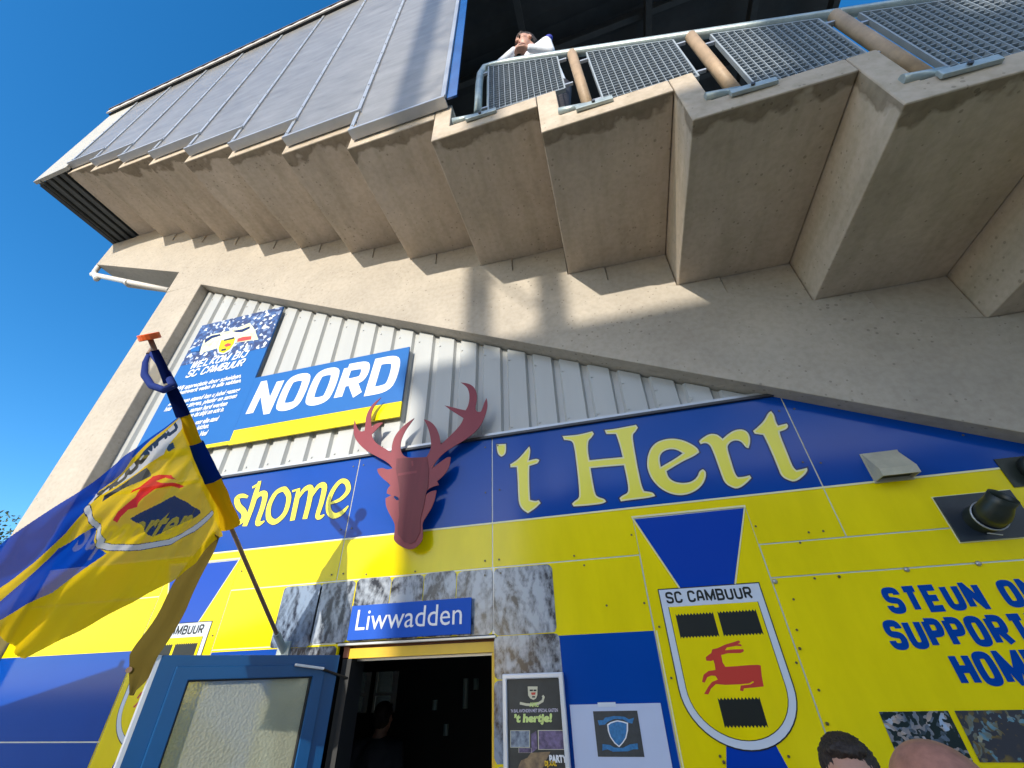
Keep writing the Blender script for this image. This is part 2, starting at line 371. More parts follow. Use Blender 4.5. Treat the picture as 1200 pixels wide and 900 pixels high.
# stone photo print: layered grey rock relief as printed colour
def rock(name, seed, lo, hi):
    m = bpy.data.materials.new(name); m.use_nodes = True; nt = m.node_tree; b = nt.nodes['Principled BSDF']; L = nt.links; nn = nt.nodes.new
    b.inputs['Roughness'].default_value = .22
    tc = nn('ShaderNodeTexCoord'); mp = nn('ShaderNodeMapping'); mp.inputs['Location'].default_value = (seed*3.1, 0, seed*1.7)
    mp.inputs['Rotation'].default_value = (0, R(20+seed*37), 0); mp.inputs['Scale'].default_value = (5.0, 1, 3.0)
    L.new(tc.outputs['Object'], mp.inputs[0])
    n = nn('ShaderNodeTexNoise'); n.inputs['Scale'].default_value = 1.0; n.inputs['Detail'].default_value = 12
    n.inputs['Distortion'].default_value = .15; n.inputs['Roughness'].default_value = .62; L.new(mp.outputs[0], n.inputs['Vector'])
    n2 = nn('ShaderNodeTexNoise'); n2.inputs['Scale'].default_value = .35; n2.inputs['Detail'].default_value = 3; n2.inputs['Distortion'].default_value = 1; L.new(mp.outputs[0], n2.inputs['Vector'])
    # relief-like streaks: difference of two shifted copies of the same noise
    mp3 = nn('ShaderNodeVectorMath'); mp3.operation = 'ADD'; mp3.inputs[1].default_value = (.10, 0, -.06); L.new(mp.outputs[0], mp3.inputs[0])
    n3 = nn('ShaderNodeTexNoise'); n3.inputs['Scale'].default_value = 1.0; n3.inputs['Detail'].default_value = 12; n3.inputs['Distortion'].default_value = .15; n3.inputs['Roughness'].default_value = .62; L.new(mp3.outputs[0], n3.inputs['Vector'])
    df = nn('ShaderNodeMath'); df.operation = 'SUBTRACT'; L.new(n.outputs[0], df.inputs[0]); L.new(n3.outputs[0], df.inputs[1])
    d2 = nn('ShaderNodeMath'); d2.operation = 'MULTIPLY_ADD'; d2.inputs[1].default_value = 4.2; L.new(df.outputs[0], d2.inputs[0]); L.new(n2.outputs[0], d2.inputs[2])
    mm = d2
    r = nn('ShaderNodeValToRGB'); e = r.color_ramp.elements; e[0].position = .26; e[0].color = (*lo, 1); e[1].position = .76; e[1].color = (*hi, 1)
    q = e.new(.42); q.color = tuple([a*.5+b_*.40 for a, b_ in zip(lo, hi)])+(1,)
    L.new(mm.outputs[0], r.inputs[0]); L.new(r.outputs[0], b.inputs['Base Color'])
    return m
ROCK = [rock('rock_print', i, (.018, .024, .040), (.36, .40, .46)) for i in range(4)]
ROCKD = rock('dark_rock_print', 5.5, (.008, .012, .03), (.20, .26, .36))

# ================================================================ SETTING
def ground():
    b = MB(); b.add([(-400, -400, 0), (400, -400, 0), (400, 400, 0), (-400, 400, 0)], [(0, 1, 2, 3)])
    o = b.build('ground', M['grass'] if 'grass' in M else mat('far_ground', (.32, .30, .25), .9, noise_amt=.3)); o['kind'] = 'structure'
    # brick paving with real joint relief near by
    m = bpy.data.materials.new('clay_pavers'); m.use_nodes = True; nt = m.node_tree; bb = nt.nodes['Principled BSDF']
    br = nt.nodes.new('ShaderNodeTexBrick'); br.inputs['Scale'].default_value = 5; br.inputs['Color1'].default_value = (.66, .54, .40, 1); br.inputs['Color2'].default_value = (.55, .45, .33, 1)
    br.inputs['Mortar'].default_value = (.12, .11, .09, 1); tc = nt.nodes.new('ShaderNodeTexCoord'); nt.links.new(tc.outputs['Object'], br.inputs['Vector'])
    nt.links.new(br.outputs[0], bb.inputs['Base Color']); bb.inputs['Roughness'].default_value = .85
    b = MB(); b.add([(-40, -60, .004), (40, -60, .004), (40, 60, .004), (-40, 60, .004)], [(0, 1, 2, 3)])
    o = b.build('pavement', m); o['kind'] = 'structure'
ground()

# ================================================================ STADIUM STAND
RID = {-9: (-7.70, 6.86), -8: (-6.95, 6.51), -7: (-6.15, 6.157), -6: (-5.37, 5.808), -5: (-4.544, 5.404), -4: (-3.692, 5.007), -3: (-2.80, 4.58),
       -2: (-1.91, 4.153), -1: (-1.00, 3.732), 0: (-.066, 3.283), 1: (.881, 2.828), 2: (1.808, 2.369), 3: (2.721, 1.928), 4: (3.64, 1.48), 5: (4.56, 1.03), 6: (5.5, .58)}
RID = {k: (x, z+EYE) for k, (x, z) in RID.items()}
YB = 2.88
def yo(x): return 1.49-.025*x
stand = thing('stadium_stand', 'tall concrete football stand with stepped terraces cantilevered over a diagonal beam', 'stadium stand', (-5.6, 3.2, 0))
TH = .175
for k in range(-9, 6):
    x0, z0 = RID[k]; x1, z1 = RID[k+1]; g = .006
    zp = RID[k-1][1] if k > -9 else z0+.33
    pf = [(x0, z0), (x1-g, z0), (x1-g, z0+TH), (x0+.16, z0+TH), (x0+.16, zp+TH), (x0, zp+TH)]
    b = MB(); n = len(pf)
    yl = [yo(x)+(.004 if i % 2 else 0) for i, (x, z) in enumerate(pf)]
    yl = [yo(x) for x, z in pf]
    v = [(x, yl[i], z) for i, (x, z) in enumerate(pf)]+[(x, 30, z) for x, z in pf]
    b.add(v, [tuple(range(n)), tuple(range(2*n-1, n-1, -1))]+[(i, (i+1) % n, n+(i+1) % n, n+i) for i in range(n)])
    b.build('terrace_step', M['conc_slab'], stand, bevel=.008)
# raking beam (with the wide corbelled tip beyond the column)
top = [(-7.75, 6.856+EYE), (-6.953, 6.856+EYE)]
for k in range(-8, 6):
    x0, z0 = RID[k]; x1, z1 = RID[k+1]; f = (x1-x0)/.93
    top += [(x0+.003, z0-.004), (x0+.35*f, z0-.004), (x0+.355*f, z0-.20), (x0+.70*f, z0-.385)]
    if k == 5: top.append((x1, z1))
low = [(5.6, -.28+EYE-.19), (2.405, 1.077+EYE), (-5.30, 4.775+EYE), (-5.93, 4.80+EYE), (-5.94, 5.25+EYE), (-8.28, 6.23+EYE), (-8.28, 6.81+EYE), (-7.76, 6.82+EYE)]
b = MB(); b.prism(low+top, WALL3, YB, 3.45); b.build('raking_beam', M['conc'], stand, bevel=.006)
for k in range(-8, 4):       # bearing blocks filling the notch under every slab
    x0, z0 = RID[k]; x1, z1 = RID[k+1]; f = (x1-x0)/.93
    pg = [(x0+.356*f, z0-.004), (x0+.359*f, z0-.196), (x0+.703*f, z0-.380), (x1-.012, z1+.012), (x1-.012, z0-.004)]
    plate('bearing_block', pg, YB+.012, 3.4, M['conc'], stand)
b = MB(); b.box(-5.93, -5.30, YB+.001, 3.5, 0, 4.797+EYE); b.build('column', M['conc'], stand, bevel=.01)
for yy in (9.5, 16, 22.5, 29):
    b = MB(); b.prism(low+top, WALL3, yy, yy+.55); b.build('raking_beam', M['conc'], stand)
    b = MB(); b.box(-5.93, -5.30, yy+.02, yy+.5, 0, 4.7+EYE); b.build('column', M['conc'], stand)
    b = MB(); b.box(4.6, 5.1, yy+.02, yy+.5, 0, 2.0); b.build('column', M['conc'], stand)
# closure at the back of the stand: light side sheet, dark ribbed soffit, rear wall
ROOF = lambda x: 9.93+EYE+.153*(x+3.4)
ysx = lambda x: yo(x)-.075
b = MB(); pg = [(-8.30, 6.80+EYE), (-7.66, 6.90+EYE), (-7.66, ROOF(-7.66)), (-8.30, ROOF(-8.3)+.0)]
b.prism(pg, lambda x, z, d: Vector((x, ysx(x)+d, z)), 0, .05); b.build('corner_sheet', mat('cream_sheet', (.46, .44, .39), .5, noise_amt=.15), stand)
b = MB(); b.box(-8.28, -8.20, 1.70, 30, 6.80+EYE, ROOF(-8.28)); b.build('rear_wall', M['dark'], stand)
for i in range(5):           # ribbed soffit strips running along the back of the stand
    xa = -8.27+.115*i; b = MB(); b.box(xa, xa+.095, 1.64, 30, 6.815+EYE+.035*i, 6.85+EYE+.035*i); b.build('soffit_strip', M['soffit'], stand)
# roof: corrugated deck, edge profile, rafters
x0r, x1r = -8.32, 6.15
b = MB(); n = 150; v = []; f = []
prof = []
m_ = 30; dy = (32-1.30)/(m_*4)
for j in range(m_*4+1):
    yy = 1.30+dy*j; h = .0 if (j % 4) in (0, 1) else .05
    prof.append((yy, h))
for x in (x0r, x1r):
    for yy, h in prof: v.append((x, yy-1.30+ysx(x)-.03, ROOF(x)+.03+h))
k = len(prof)
b.add(v, [(i, i+1, k+i+1, k+i) for i in range(k-1)]); o = b.build('roof_deck', M['dark'], stand)
md = o.modifiers.new('solid', 'SOLIDIFY'); md.thickness = .012; md.offset = 1
b = MB(); X = x0r; zz = []
while X < x1r:               # scalloped light edge seen from the side
    for t in range(6):
        xa = X+.27*t/6; zz.append((xa, ROOF(xa)+.10+.05*abs(math.sin(math.pi*t/6))))
    X += .27
pg = [(x0r, ROOF(x0r)+.01), (zz[-1][0], ROOF(zz[-1][0])+.01)]+zz[::-1]
b.prism(pg, lambda x, z, d: Vector((x, ysx(x)-.06+d, z)), 0, .02); b.build('roof_edge_profile', M['roofedge'], stand)
b = MB(); b.prism([(x0r-.02, ROOF(x0r)+.152), (x1r+.05, ROOF(x1r)+.152), (x1r+.05, ROOF(x1r)+.19), (x0r-.02, ROOF(x0r)+.19)], lambda x, z, d: Vector((x, ysx(x)-.075+d, z)), 0, .30)
b.build('roof_capping', M['roofdark'], stand)
for yy in (1.70, 3.2, 4.7, 6.4, 8.6, 11.5, 15, 19, 24):
    b = MB(); b.beam((x0r+.2, yy, ROOF(x0r+.2)-.14), (x1r-.08, yy, ROOF(x1r-.08)-.14), .10, .26); b.build('roof_purlin', M['darkbeam'], stand)
for xx in (-6, -3, -.2, 2.2, 4.3, 6.0):
    b = MB(); b.beam((xx, 1.75, ROOF(xx)-.40), (xx, 30, ROOF(xx)-.40), .12, .22); b.build('roof_rafter', M['darkbeam'], stand)
b = MB(); b.prism([(-8.2, 6.9+EYE), (-8.2, ROOF(-8.2)), (6.0, ROOF(6)), (6.0, .5+EYE)], WALL3, 30.1, 30.3); b.build('far_end_wall', M['dark'], stand)
# white pipe under the tip of the beam
b = MB(); p0 = Vector((-8.30, 2.93, 6.28+EYE)); p1 = Vector((-8.27, 2.93, 5.98+EYE)); p2 = Vector((-5.98, 2.93, 4.90+EYE))
b.tube([p0, p0*.3+p1*.7, p1*.85+p2*.15-Vector((.13, 0, .0)), p1*.9+p2*.1], .04); b.tube([p1+Vector((-.02, 0, .04)), p2], .042)
mid = p1*.5+p2*.5; d_ = (p2-p1).normalized(); b.tube([mid-d_*.03, mid+d_*.03], .05)
tag(b.build('rain_pipe', M['pvc'], None, smooth=True), 'white pipe running under the far left tip of the concrete beam', 'pipe')

# ================================================================ WINDSCREEN of framed sheets above the terrace edge
scr = thing('side_screen', 'row of grey translucent framed sheets closing the upper side of the stand', 'windscreen', (-4.5, 1.55, 6))
S3 = lambda x, z, d: Vector((x, ysx(x)+d, z))
for k in range(-9, -1):
    x0, z0 = RID[k]; x1, z1 = RID[k+1]; x0 += .05; x1 += .10; zb = z0+.09
    if k == -9: x0 = -7.655
    if k == -2: x1 = -.865
    zt0, zt1 = ROOF(x0)-.0, ROOF(x1)-.0
    b = MB(); b.prism([(x0+.04, zb+.05), (x1-.0, zb+.05), (x1-.0, zt1), (x0+.04, zt0)], S3, 0, .008); gl = b.build('screen_sheet', M['poly'], scr)
    b = MB(); b.prism([(x0, zb+.02), (x1-.006, zb+.02), (x1-.006, zb+.05), (x0, zb+.05)], S3, -.03, .065); b.build('bottom_rail', M['alu'], scr)
    zn = RID[k-1][1]+.09 if k > -9 else zb
    b = MB(); b.prism([(x0-.01, zb+.052), (x0+.032, zb+.052), (x0+.032, zt0), (x0-.01, zt0)], S3, -.014, -.002)
    h = zb+.15
    while h < zt0-.1:
        c = S3(x0+.012, h, -.014); b.tube([c, c+Vector((0, -.008, 0))], .009, 6); h += .32
    b.build('glazing_bar', M['alu'], scr)
b = MB(); b.prism([(-.905, RID[-2][1]+.142), (-.862, RID[-2][1]+.142), (-.862, ROOF(-.88)), (-.905, ROOF(-.88))], S3, -.03, -.004); b.build('glazing_bar', M['alu'], scr)
b = MB(); b.prism([(-.855, RID[-2][1]+.12), (-.76, RID[-2][1]+.12), (-.76, ROOF(-.8)), (-.855, ROOF(-.8))], S3, -.005, .012); b.build('end_strip', M['bluesteel'], scr)
for hh in (1.6, 3.0, 4.8):                   # horizontal rails following the roof, behind the sheets
    b = MB(); b.prism([((-6.5 if hh < 2 else -5.0 if hh < 4 else -2.3), ROOF((-6.5 if hh < 2 else -5.0 if hh < 4 else -2.3))-hh), (-.9, ROOF(-.9)-hh), (-.9, ROOF(-.9)-hh+.05), ((-6.5 if hh < 2 else -5.0 if hh < 4 else -2.3), ROOF((-6.5 if hh < 2 else -5.0 if hh < 4 else -2.3))-hh+.05)], S3, .03, .07); b.build('cross_rail', M['alu'], scr)

# ================================================================ SAFETY RAILING
rl = thing('safety_railing', 'galvanised tube railing with grating panels and tan posts along the terrace edge', 'railing', (1.0, 1.55, 5.8))
YR = 1.53
def A(px, py, y=YR): return at(px, py, y)
pR = [A(560, 134), A(560, 100), A(562, 88), A(568, 80), A(578, 77), A(600, 72.5)]
z_a, z_b = A(600, 72.5), A(1060, 5.5)
sl_ = (z_b.z-z_a.z)/(z_b.x-z_a.x)
pR += [Vector((x, YR, z_a.z+sl_*(x-z_a.x))) for x in (.3, 1.2, 2.1, 3.0, 4.0, 5.2)]
pR[1].x = pR[0].x; pR[2].x = pR[0].x+.01
b = MB(); b.tube(pR, .036, 18); b.build('top_rail', M['steel'], rl, smooth=True)
zr = lambda x: z_a.z+sl_*(x-z_a.x)
def fl(k): return RID[k][1]+TH
posts = [(.31, 0), (1.24, 1), (2.12, 2), (3.04, 3), (3.96, 4)]
for x, k in posts:
    b = MB(); b.tube([(x, YR, fl(k)+.02), (x, YR, zr(x)-.02)], .043, 18); b.build('post', M['post'], rl, smooth=True)
b = MB(); b.tube([(pR[0].x+.09, YR+.03, fl(-1)+.04), (pR[0].x+.09, YR+.03, zr(-.4)-.18)], .022, 12); b.build('post', M['steel'], rl, smooth=True)
for x, k in [(-.58, -1)]+posts:
    b = MB(); z = fl(k)+.012
    yy = yo(x)
    b.box(x-.10, x+.17, yy-.030, yy-.004, z-.075, z-.02)                    # bolted foot plate on the slab edge
    fpp = b.build('foot_plate', M['steel'], rl, bevel=.004)
    b = MB(); b.tube([(x-.23, yy+.0, z+.025), (x-.02, yy+.02, z+.025)], .030, 12); b.build('foot_tube', M['steel'], rl, smooth=True)
    b = MB(); c = Vector((x+.03, yy-.030, z-.048)); b.tube([c, c+Vector((0, -.012, 0))], .013, 8); b.build('bolt', M['flash'], fpp)
gr = [(-.49, .175, -1), (.43, 1.10, 0), (1.36, 2.01, 1), (2.23, 2.93, 2), (3.15, 3.85, 3)]
for i, (xa, xb, k) in enumerate(gr):
    yy = YR+.0; zb = fl(k)+.03+(.02 if k == -1 else 0); zt = lambda x: zr(x)-.075
    fb = MB(); t = .012
    fb.beam((xa, yy, zb), (xa, yy, zt(xa)), .012, .034, (0, 1, 0)); fb.beam((xb, yy, zb), (xb, yy, zt(xb)), .012, .034, (0, 1, 0))
    fb.beam((xa, yy, zb), (xb, yy, zb), .034, .010); fb.beam((xa, yy, zt(xa)), (xb, yy, zt(xb)), .034, .010)
    n = 13
    for j in range(1, n):
        x = xa+(xb-xa)*j/n; fb.beam((x, yy, zb), (x, yy, zt(x)), .004, .030, (0, 1, 0))
    z = zb+.036
    while z < zt(xa)-.02:
        xe = xb
        if z > zt(xb): xe = xa+(xb-xa)*(zt(xa)-z)/(zt(xa)-zt(xb))
        if xe-xa > .02: fb.beam((xa, yy, z), (xe, yy, z), .019, .0055)
        z += .047
    o = fb.build('grating_panel', M['grate'], rl); o['kind'] = 'stuff'
    for x, px in ((xa, -1), (xb, 1)):
        for zf in (.12, .88):
            z = zb+(zt(x)-zb)*zf; c = MB(); c.beam((x, yy, z), (x+px*.075, yy, z), .022, .022); c.build('clamp', M['alu'], rl)

# ================================================================ CLADDING above the clubhouse
clad = thing('cladding', 'light grey ribbed steel cladding between the concrete column and the diagonal beam', 'cladding', (-3, 3.05, 3.4))
ribs = []
x = -5.30; pitch = .2435
x = -5.30-((-5.30+.066) % pitch if False else 0)
xs0 = -.066-pitch*22
sheet_n = 0; x = xs0
ztop = lambda x: 4.74+EYE-.48*(x+5.30)+.02
YC = 3.02
while x < 1.25:              # sheets of four ribs each
    b = MB(); v = []; prof = []
    for r_ in range(4):
        c = x+pitch*r_
        prof += [(c-.022, YC+.034), (c+.022, YC+.034), (c+.040, YC), (c+pitch-.040, YC)]
    prof.append((x+pitch*4-.022, YC+.034))
    prof = [(max(-5.295, a), yv) for a, yv in prof if a > -5.42]
    n = len(prof); zb0 = 1.55+EYE
    for (a, yv) in prof: v += [(a, yv, zb0), (a, yv, max(zb0+.01, ztop(a)))]
    b.add(v, [(2*i, 2*i+1, 2*i+3, 2*i+2) for i in range(n-1)])
    for r_ in range(4):
        a = x+pitch*r_+pitch*.5
        for zz_ in (1.72+EYE, ztop(a)-.10):
            if ztop(a) > zz_+.02 and a > -5.25:
                p = Vector((a-.07, YC, zz_)); b.tube([p, p+Vector((0, -.008, 0))], .010, 6)
    if n > 2: b.build('cladding_sheet', M['clad'], clad)
    x += pitch*4
b = MB(); b.box(-5.295, 1.6, YC+.05, YC+.09, 1.5+EYE, 4.8+EYE); 
b = MB(); b.prism([(-5.29, 1.5+EYE), (1.45, 1.5+EYE), (-5.29, 4.72+EYE)], WALL3, YC+.06, YC+.09); b.build('backing_board', M['dark'], clad)

# ================================================================ CLUBHOUSE FRONT: printed composite panels
club = thing('clubhouse_front', 'yellow and blue printed panel front of the supporters clubhouse under the stand', 'clubhouse', (-1, 3.05, 0))
E = EYE; BL, BB = 1.622, .925
band = [(-5.295, BB+E), (5.4, BB+E), (5.4, BL+E), (-5.295, BL+E)]
prints = [(1, band)]
for dx in (0, -3.935):
    prints.append((2, [(.104+dx, .851+E), (.812+dx, .848+E), (.612+dx, .40+E), (.302+dx, .40+E)]))
    prints.append((2, [(.345+dx, -.33+E), (.575+dx, -.33+E), (1.05+dx, -1.95+E+.01), (-.12+dx, -1.95+E+.01)]))
prints += [(1, [(-5.295, 0), (-3.84, 0), (-3.84, .228+E), (-5.295, .228+E)]), (1, [(-3.10, 0), (-2.44, 0), (-2.44, .19+E), (-3.10, .19+E)]),
           (1, [(-.60, 0), (.098, 0), (.098, .182+E), (-.60, .182+E)])]
g = .004
panels = [(-5.295, -3.83, 0, -.318+E), (-5.295, -3.83, -.318+E, .611+E), (-3.83, -3.108, 0, .845+E), (-3.108, -2.03, 0, .205+E), (-3.108, -2.15, .205+E, .611+E),
          (-2.15, -.91, .205+E, .611+E), (-.90, .098, 0, .611+E), (.098, .822, 0, .845+E), (.822, 3.3, 0, .42+E), (.822, 3.3, .42+E, .611+E),
          (3.3, 5.4, 0, .611+E)]
tops = [(-5.295, -3.83), (-3.83, -2.15), (-2.15, -.91), (-.91, 1.31), (1.31, 3.3), (3.3, 5.4)]
def panel(poly, bbox, top_row=False):
    x0, x1, z0, z1 = bbox
    b = MB(); b.cur = 0; b.prism(poly, WALL3, 3.0, 3.024)
    for mi, pg in prints:
        if top_row and mi == 2: continue
        c = clip_rect(pg, x0, x1, z0, z1)
        if len(c) >= 3:
            b.cur = mi; b.prism(c, WALL3, 2.9988, 3.0, sides=False)
    b.build('wall_panel', [M['yellow'], M['blue'], M['royal']], club)
for x0, x1, z0, z1 in panels:
    bb = (x0+g, x1-g, z0+g, z1-g); panel([(bb[0], bb[2]), (bb[1], bb[2]), (bb[1], bb[3]), (bb[0], bb[3])], bb)
for x0, x1 in tops:
    z0 = .611+E if x0 < 1.3 else .611+E; a, c = x0+g, x1-g
    pg = [(a, z0+g)]
    for n0, n1 in ((-3.83, -3.108), (.098, .822)):
        if a < n1 and c > n0:
            q0, q1 = max(a, n0), min(c, n1)
            if q0 > a+.001: pg.append((q0, z0+g))
            pg += [(q0, .845+E+g), (q1, .845+E+g)]
            if q0 <= a+.001: pg = pg[1:]
            if q1 < c-.001: pg.append((q1, z0+g))
    if pg[-1][0] < c-.001 or pg[-1][1] < .845+E: pg.append((c, z0+g)) if pg[-1][0] < c-.001 else None
    pg += [(c, BL+E), (a, BL+E)]
    panel(pg, (a, c, z0+g, BL+E), True)
b = MB(); b.box(-5.295, -2.06, 3.0035, 3.06, 0, BL+E); b.box(-.895, 5.4, 3.0035, 3.06, 0, BL+E); b.box(-2.0595, -.8955, 3.0037, 3.06, .21+E, BL+E); b.build('joint_strip', M['edge'], club)
b = MB(); b.box(-5.295, 1.9, 2.975, 3.02, BL+E+.001, BL+E+.022); b.build('top_flashing', M['flash'], club)
b = MB(); b.box(-5.295, 1.9, 2.99, 3.05, BL+E+.024, BL+E+.05); b.build('top_trim', M['alu'], club)
for (xa, xb, zz_) in ((.104, .812, .851), (.104-3.935, .812-3.935, .851)):
    for dx in (0,):
        b = MB(); b.prism([(xa-.012, zz_+E), (xb+.01, zz_-.003+E), (xb+.01, zz_+.009+E), (xa-.012, zz_+.012+E)], WALL3, 2.9965, 3, sides=False)
        add_stroke(b, [(xa-.008, zz_+E), (xa+.198-.006, .40+E)], .008, WALL3, 2.9964); add_stroke(b, [(xb+.006, zz_+E), (xb-.194, .40+E)], .008, WALL3, 2.9964)
        b.build('ribbon_edge', M['pale_edge'], club)
b = MB(); b.box(-5.295, 5.4, 2.9965, 2.9985, BB-.012+E, BB+E); b.build('band_edge', M['pale_edge'], club)
b = MB(); add_stroke(b, [(.098+.012, 0), (.098+.012, .182+E)], .008, WALL3, 2.9975); b.build('print_edge', M['pale_edge'], club)
# screws and studs
S = [(-2.10, .66), (-2.2, .66), (-1.5, .63), (-1.9, .64), (-.965, .66), (-.86, .66), (-.965, .565), (-.85, .57), (-.33, .64), (-.27, .575), (.07, .74), (.07, .33), (.13, .20), (-.16, .33),
     (.14, -.05), (.84, .72), (1.12, .655), (1.2, .655), (1.05, .60), (1.05, .40), (.86, .15), (.80, .0), (.86, -.12), (.855, -.30), (.30, -.38), (.62, -.38), (-.97, 1.55), (-.86, 1.55),
     (-2.2, 1.55), (-2.1, 1.55), (1.26, 1.5), (1.36, 1.5), (1.36, 1.08), (1.26, 1.1), (-.965, 1.16), (-.85, 1.17), (-2.2, 1.0), (-2.1, 1.0), (-3.06, .75), (-3.14, .3), (2.2, 1.15), (.90, .30)]
for x, z in S:
    p = Vector((x, 2.999, z+E)); b = MB(); b.tube([p+Vector((0, -.0025, 0)), p+Vector((0, -.005, 0))], .0065, 8); b.build('screw', M['screw'], club)
    
for px, py in ((908, 681.5), (1062, 667.5), (1146, 660.5), (983, 676), (937, 760), (969, 848), (848, 893)):
    p = at(px, py, 3.0); b = MB(); b.tube([p+Vector((0, -.003, 0)), p+Vector((0, -.010, 0)), p+Vector((0, -.014, 0))], .02, 14, r_list=[.014 if py < 672 or px == 908 else .008, .012 if py < 672 or px == 908 else .007, .004])
    b.build('stud', M['stud'] if py < 672 or px == 908 else M['screw'], club, smooth=True)

# ---- lettering "'t Hert" traced on the blue band
c2 = crop(560, 480, .25); c3 = crop(740, 440, 260/1200); c5 = crop(240, 540, 220/1200)
HERT = [
 (c2, [[(90, 165), (130, 163), (131, 195), (125, 212), (110, 219), (97, 210), (91, 190)]]),
 (c2, [[(240, 176), (246, 195), (236, 242), (275, 231), (286, 238), (281, 251), (240, 263), (238, 300), (240, 380), (243, 425), (270, 432), (284, 427), (292, 438), (268, 462), (235, 483), (213, 470), (195, 445), (191, 400), (189, 330), (184, 268), (155, 269), (154, 258), (190, 235), (222, 198)]]),
 (c2, [[(399, 126), (470, 121), (535, 104), (542, 114), (530, 133), (514, 145), (514, 200), (522, 240), (600, 232), (681, 225), (672, 185), (655, 128), (648, 113), (604, 113), (597, 98), (640, 93), (740, 74), (748, 85), (735, 106), (722, 116), (729, 170), (745, 260), (765, 360), (778, 384), (820, 390), (828, 404), (800, 412), (720, 421), (672, 428), (666, 416), (680, 404), (704, 393), (708, 370), (700, 320), (686, 259), (600, 266), (526, 273), (535, 330), (547, 395), (560, 412), (592, 420), (598, 431), (583, 440), (500, 449), (450, 452), (444, 442), (455, 430), (473, 419), (479, 400), (470, 300), (455, 180), (447, 152), (433, 143), (406, 141)]]),
 (c2, [[(794, 250), (801, 205), (820, 170), (850, 148), (900, 137), (950, 141), (1000, 162), (1030, 184), (1035, 200), (1010, 218), (960, 240), (882, 288), (888, 312), (905, 333), (940, 346), (985, 346), (1015, 333), (1033, 313), (1040, 290), (1055, 282), (1068, 293), (1065, 325), (1045, 360), (1010, 386), (960, 401), (910, 396), (860, 372), (820, 332), (799, 288)], [(856, 272), (848, 235), (855, 205), (880, 188), (910, 182), (940, 190), (963, 205), (935, 226), (895, 250)]]),
 (c3, [[(368, 357), (385, 340), (420, 319), (450, 318), (470, 326), (493, 346), (530, 313), (570, 294), (612, 295), (636, 320), (641, 360), (631, 391), (618, 388), (604, 365), (580, 350), (547, 350), (521, 370), (515, 393), (535, 460), (558, 535), (575, 553), (610, 551), (638, 543), (645, 554), (620, 582), (575, 613), (540, 603), (505, 580), (488, 535), (463, 465), (440, 402), (423, 372), (400, 362), (375, 369)]]),
 (c3, [[(740, 205), (754, 196), (769, 213), (777, 250), (791, 275), (838, 263), (846, 273), (836, 290), (798, 303), (802, 325), (822, 375), (850, 445), (872, 500), (892, 516), (930, 508), (947, 503), (950, 515), (928, 543), (885, 574), (850, 566), (812, 545), (795, 500), (768, 435), (735, 360), (714, 320), (668, 313), (661, 301), (690, 277), (722, 243)]]),
]
def inset(poly, d):      # offset a closed polygon outwards by d
    P = [Vector(p) for p in poly]; n = len(P)
    area = sum(P[i].x*P[(i+1) % n].y-P[(i+1) % n].x*P[i].y for i in range(n))
    s = 1 if area < 0 else -1; out = []
    for i in range(n):
        a, b_, c_ = P[i-1], P[i], P[(i+1) % n]; d1 = (b_-a).normalized(); d2 = (c_-b_).normalized()
        n1 = Vector((-d1.y, d1.x))*s; n2 = Vector((-d2.y, d2.x))*s; nn_ = (n1+n2)
        nn_ = nn_.normalized() if nn_.length > .2 else n1
        k = 1/max(.6, nn_.dot(n1)); out.append(tuple(b_+nn_*d*k))
    return out
for cf, loops in HERT:
    lw = [rounded(xz(cf(lp+[lp[0]], 2.998)))[:-1] for lp in loops]
    lt = MB(); lt.cur = 0; lt.prism([inset(lw[0], .013)]+[inset(q, -.013) for q in lw[1:]], WALL3, 2.9972, 3, sides=False)
    lt.cur = 1; lt.prism([inset(lw[0], .003)]+[inset(q, -.003) for q in lw[1:]], WALL3, 2.9964, 3, sides=False)
    lt.cur = 2; lt.prism([inset(lw[0], -.008)]+[inset(q, .008) for q in lw[1:]], WALL3, 2.9956, 3, sides=False)
    lt.build('letter', [M['navy_edge'], M['pale_edge'], M['lemon']], club)
# ---- italic lettering left of the deer, ribbons of varying width
SH = [[[(275, 232), (240, 224), (207, 240), (215, 288), (250, 328), (250, 368), (215, 400), (180, 412)], [14, 24, 32, 32, 32, 34, 26, 12]],
      [[(352, 130), (330, 200), (300, 300), (255, 418)], [20, 32, 32, 30]], [[(305, 172), (338, 152)], 14], [[(300, 275), (350, 215), (385, 218), (372, 290), (340, 385), (352, 402), (382, 385)], [16, 28, 34, 32, 30, 24, 8]],
      [[(520, 192), (538, 240), (512, 335), (452, 390), (410, 365), (412, 290), (452, 210), (498, 182)], [30]*8, True],
      [[(600, 178), (588, 250), (560, 382)], [20, 32, 30]], [[(560, 195), (610, 180)], 12], [[(590, 250), (640, 182), (678, 178), (668, 260), (640, 372)], [16, 28, 34, 32, 30]],
      [[(668, 250), (725, 165), (765, 165), (748, 260), (722, 348), (738, 362), (765, 345)], [16, 28, 34, 32, 28, 22, 8]],
      [[(805, 272), (868, 246), (916, 192), (908, 140), (868, 132), (820, 190), (792, 265), (795, 325), (830, 352), (880, 330), (918, 288)], [14, 22, 30, 30, 28, 30, 30, 32, 32, 26, 8]]]
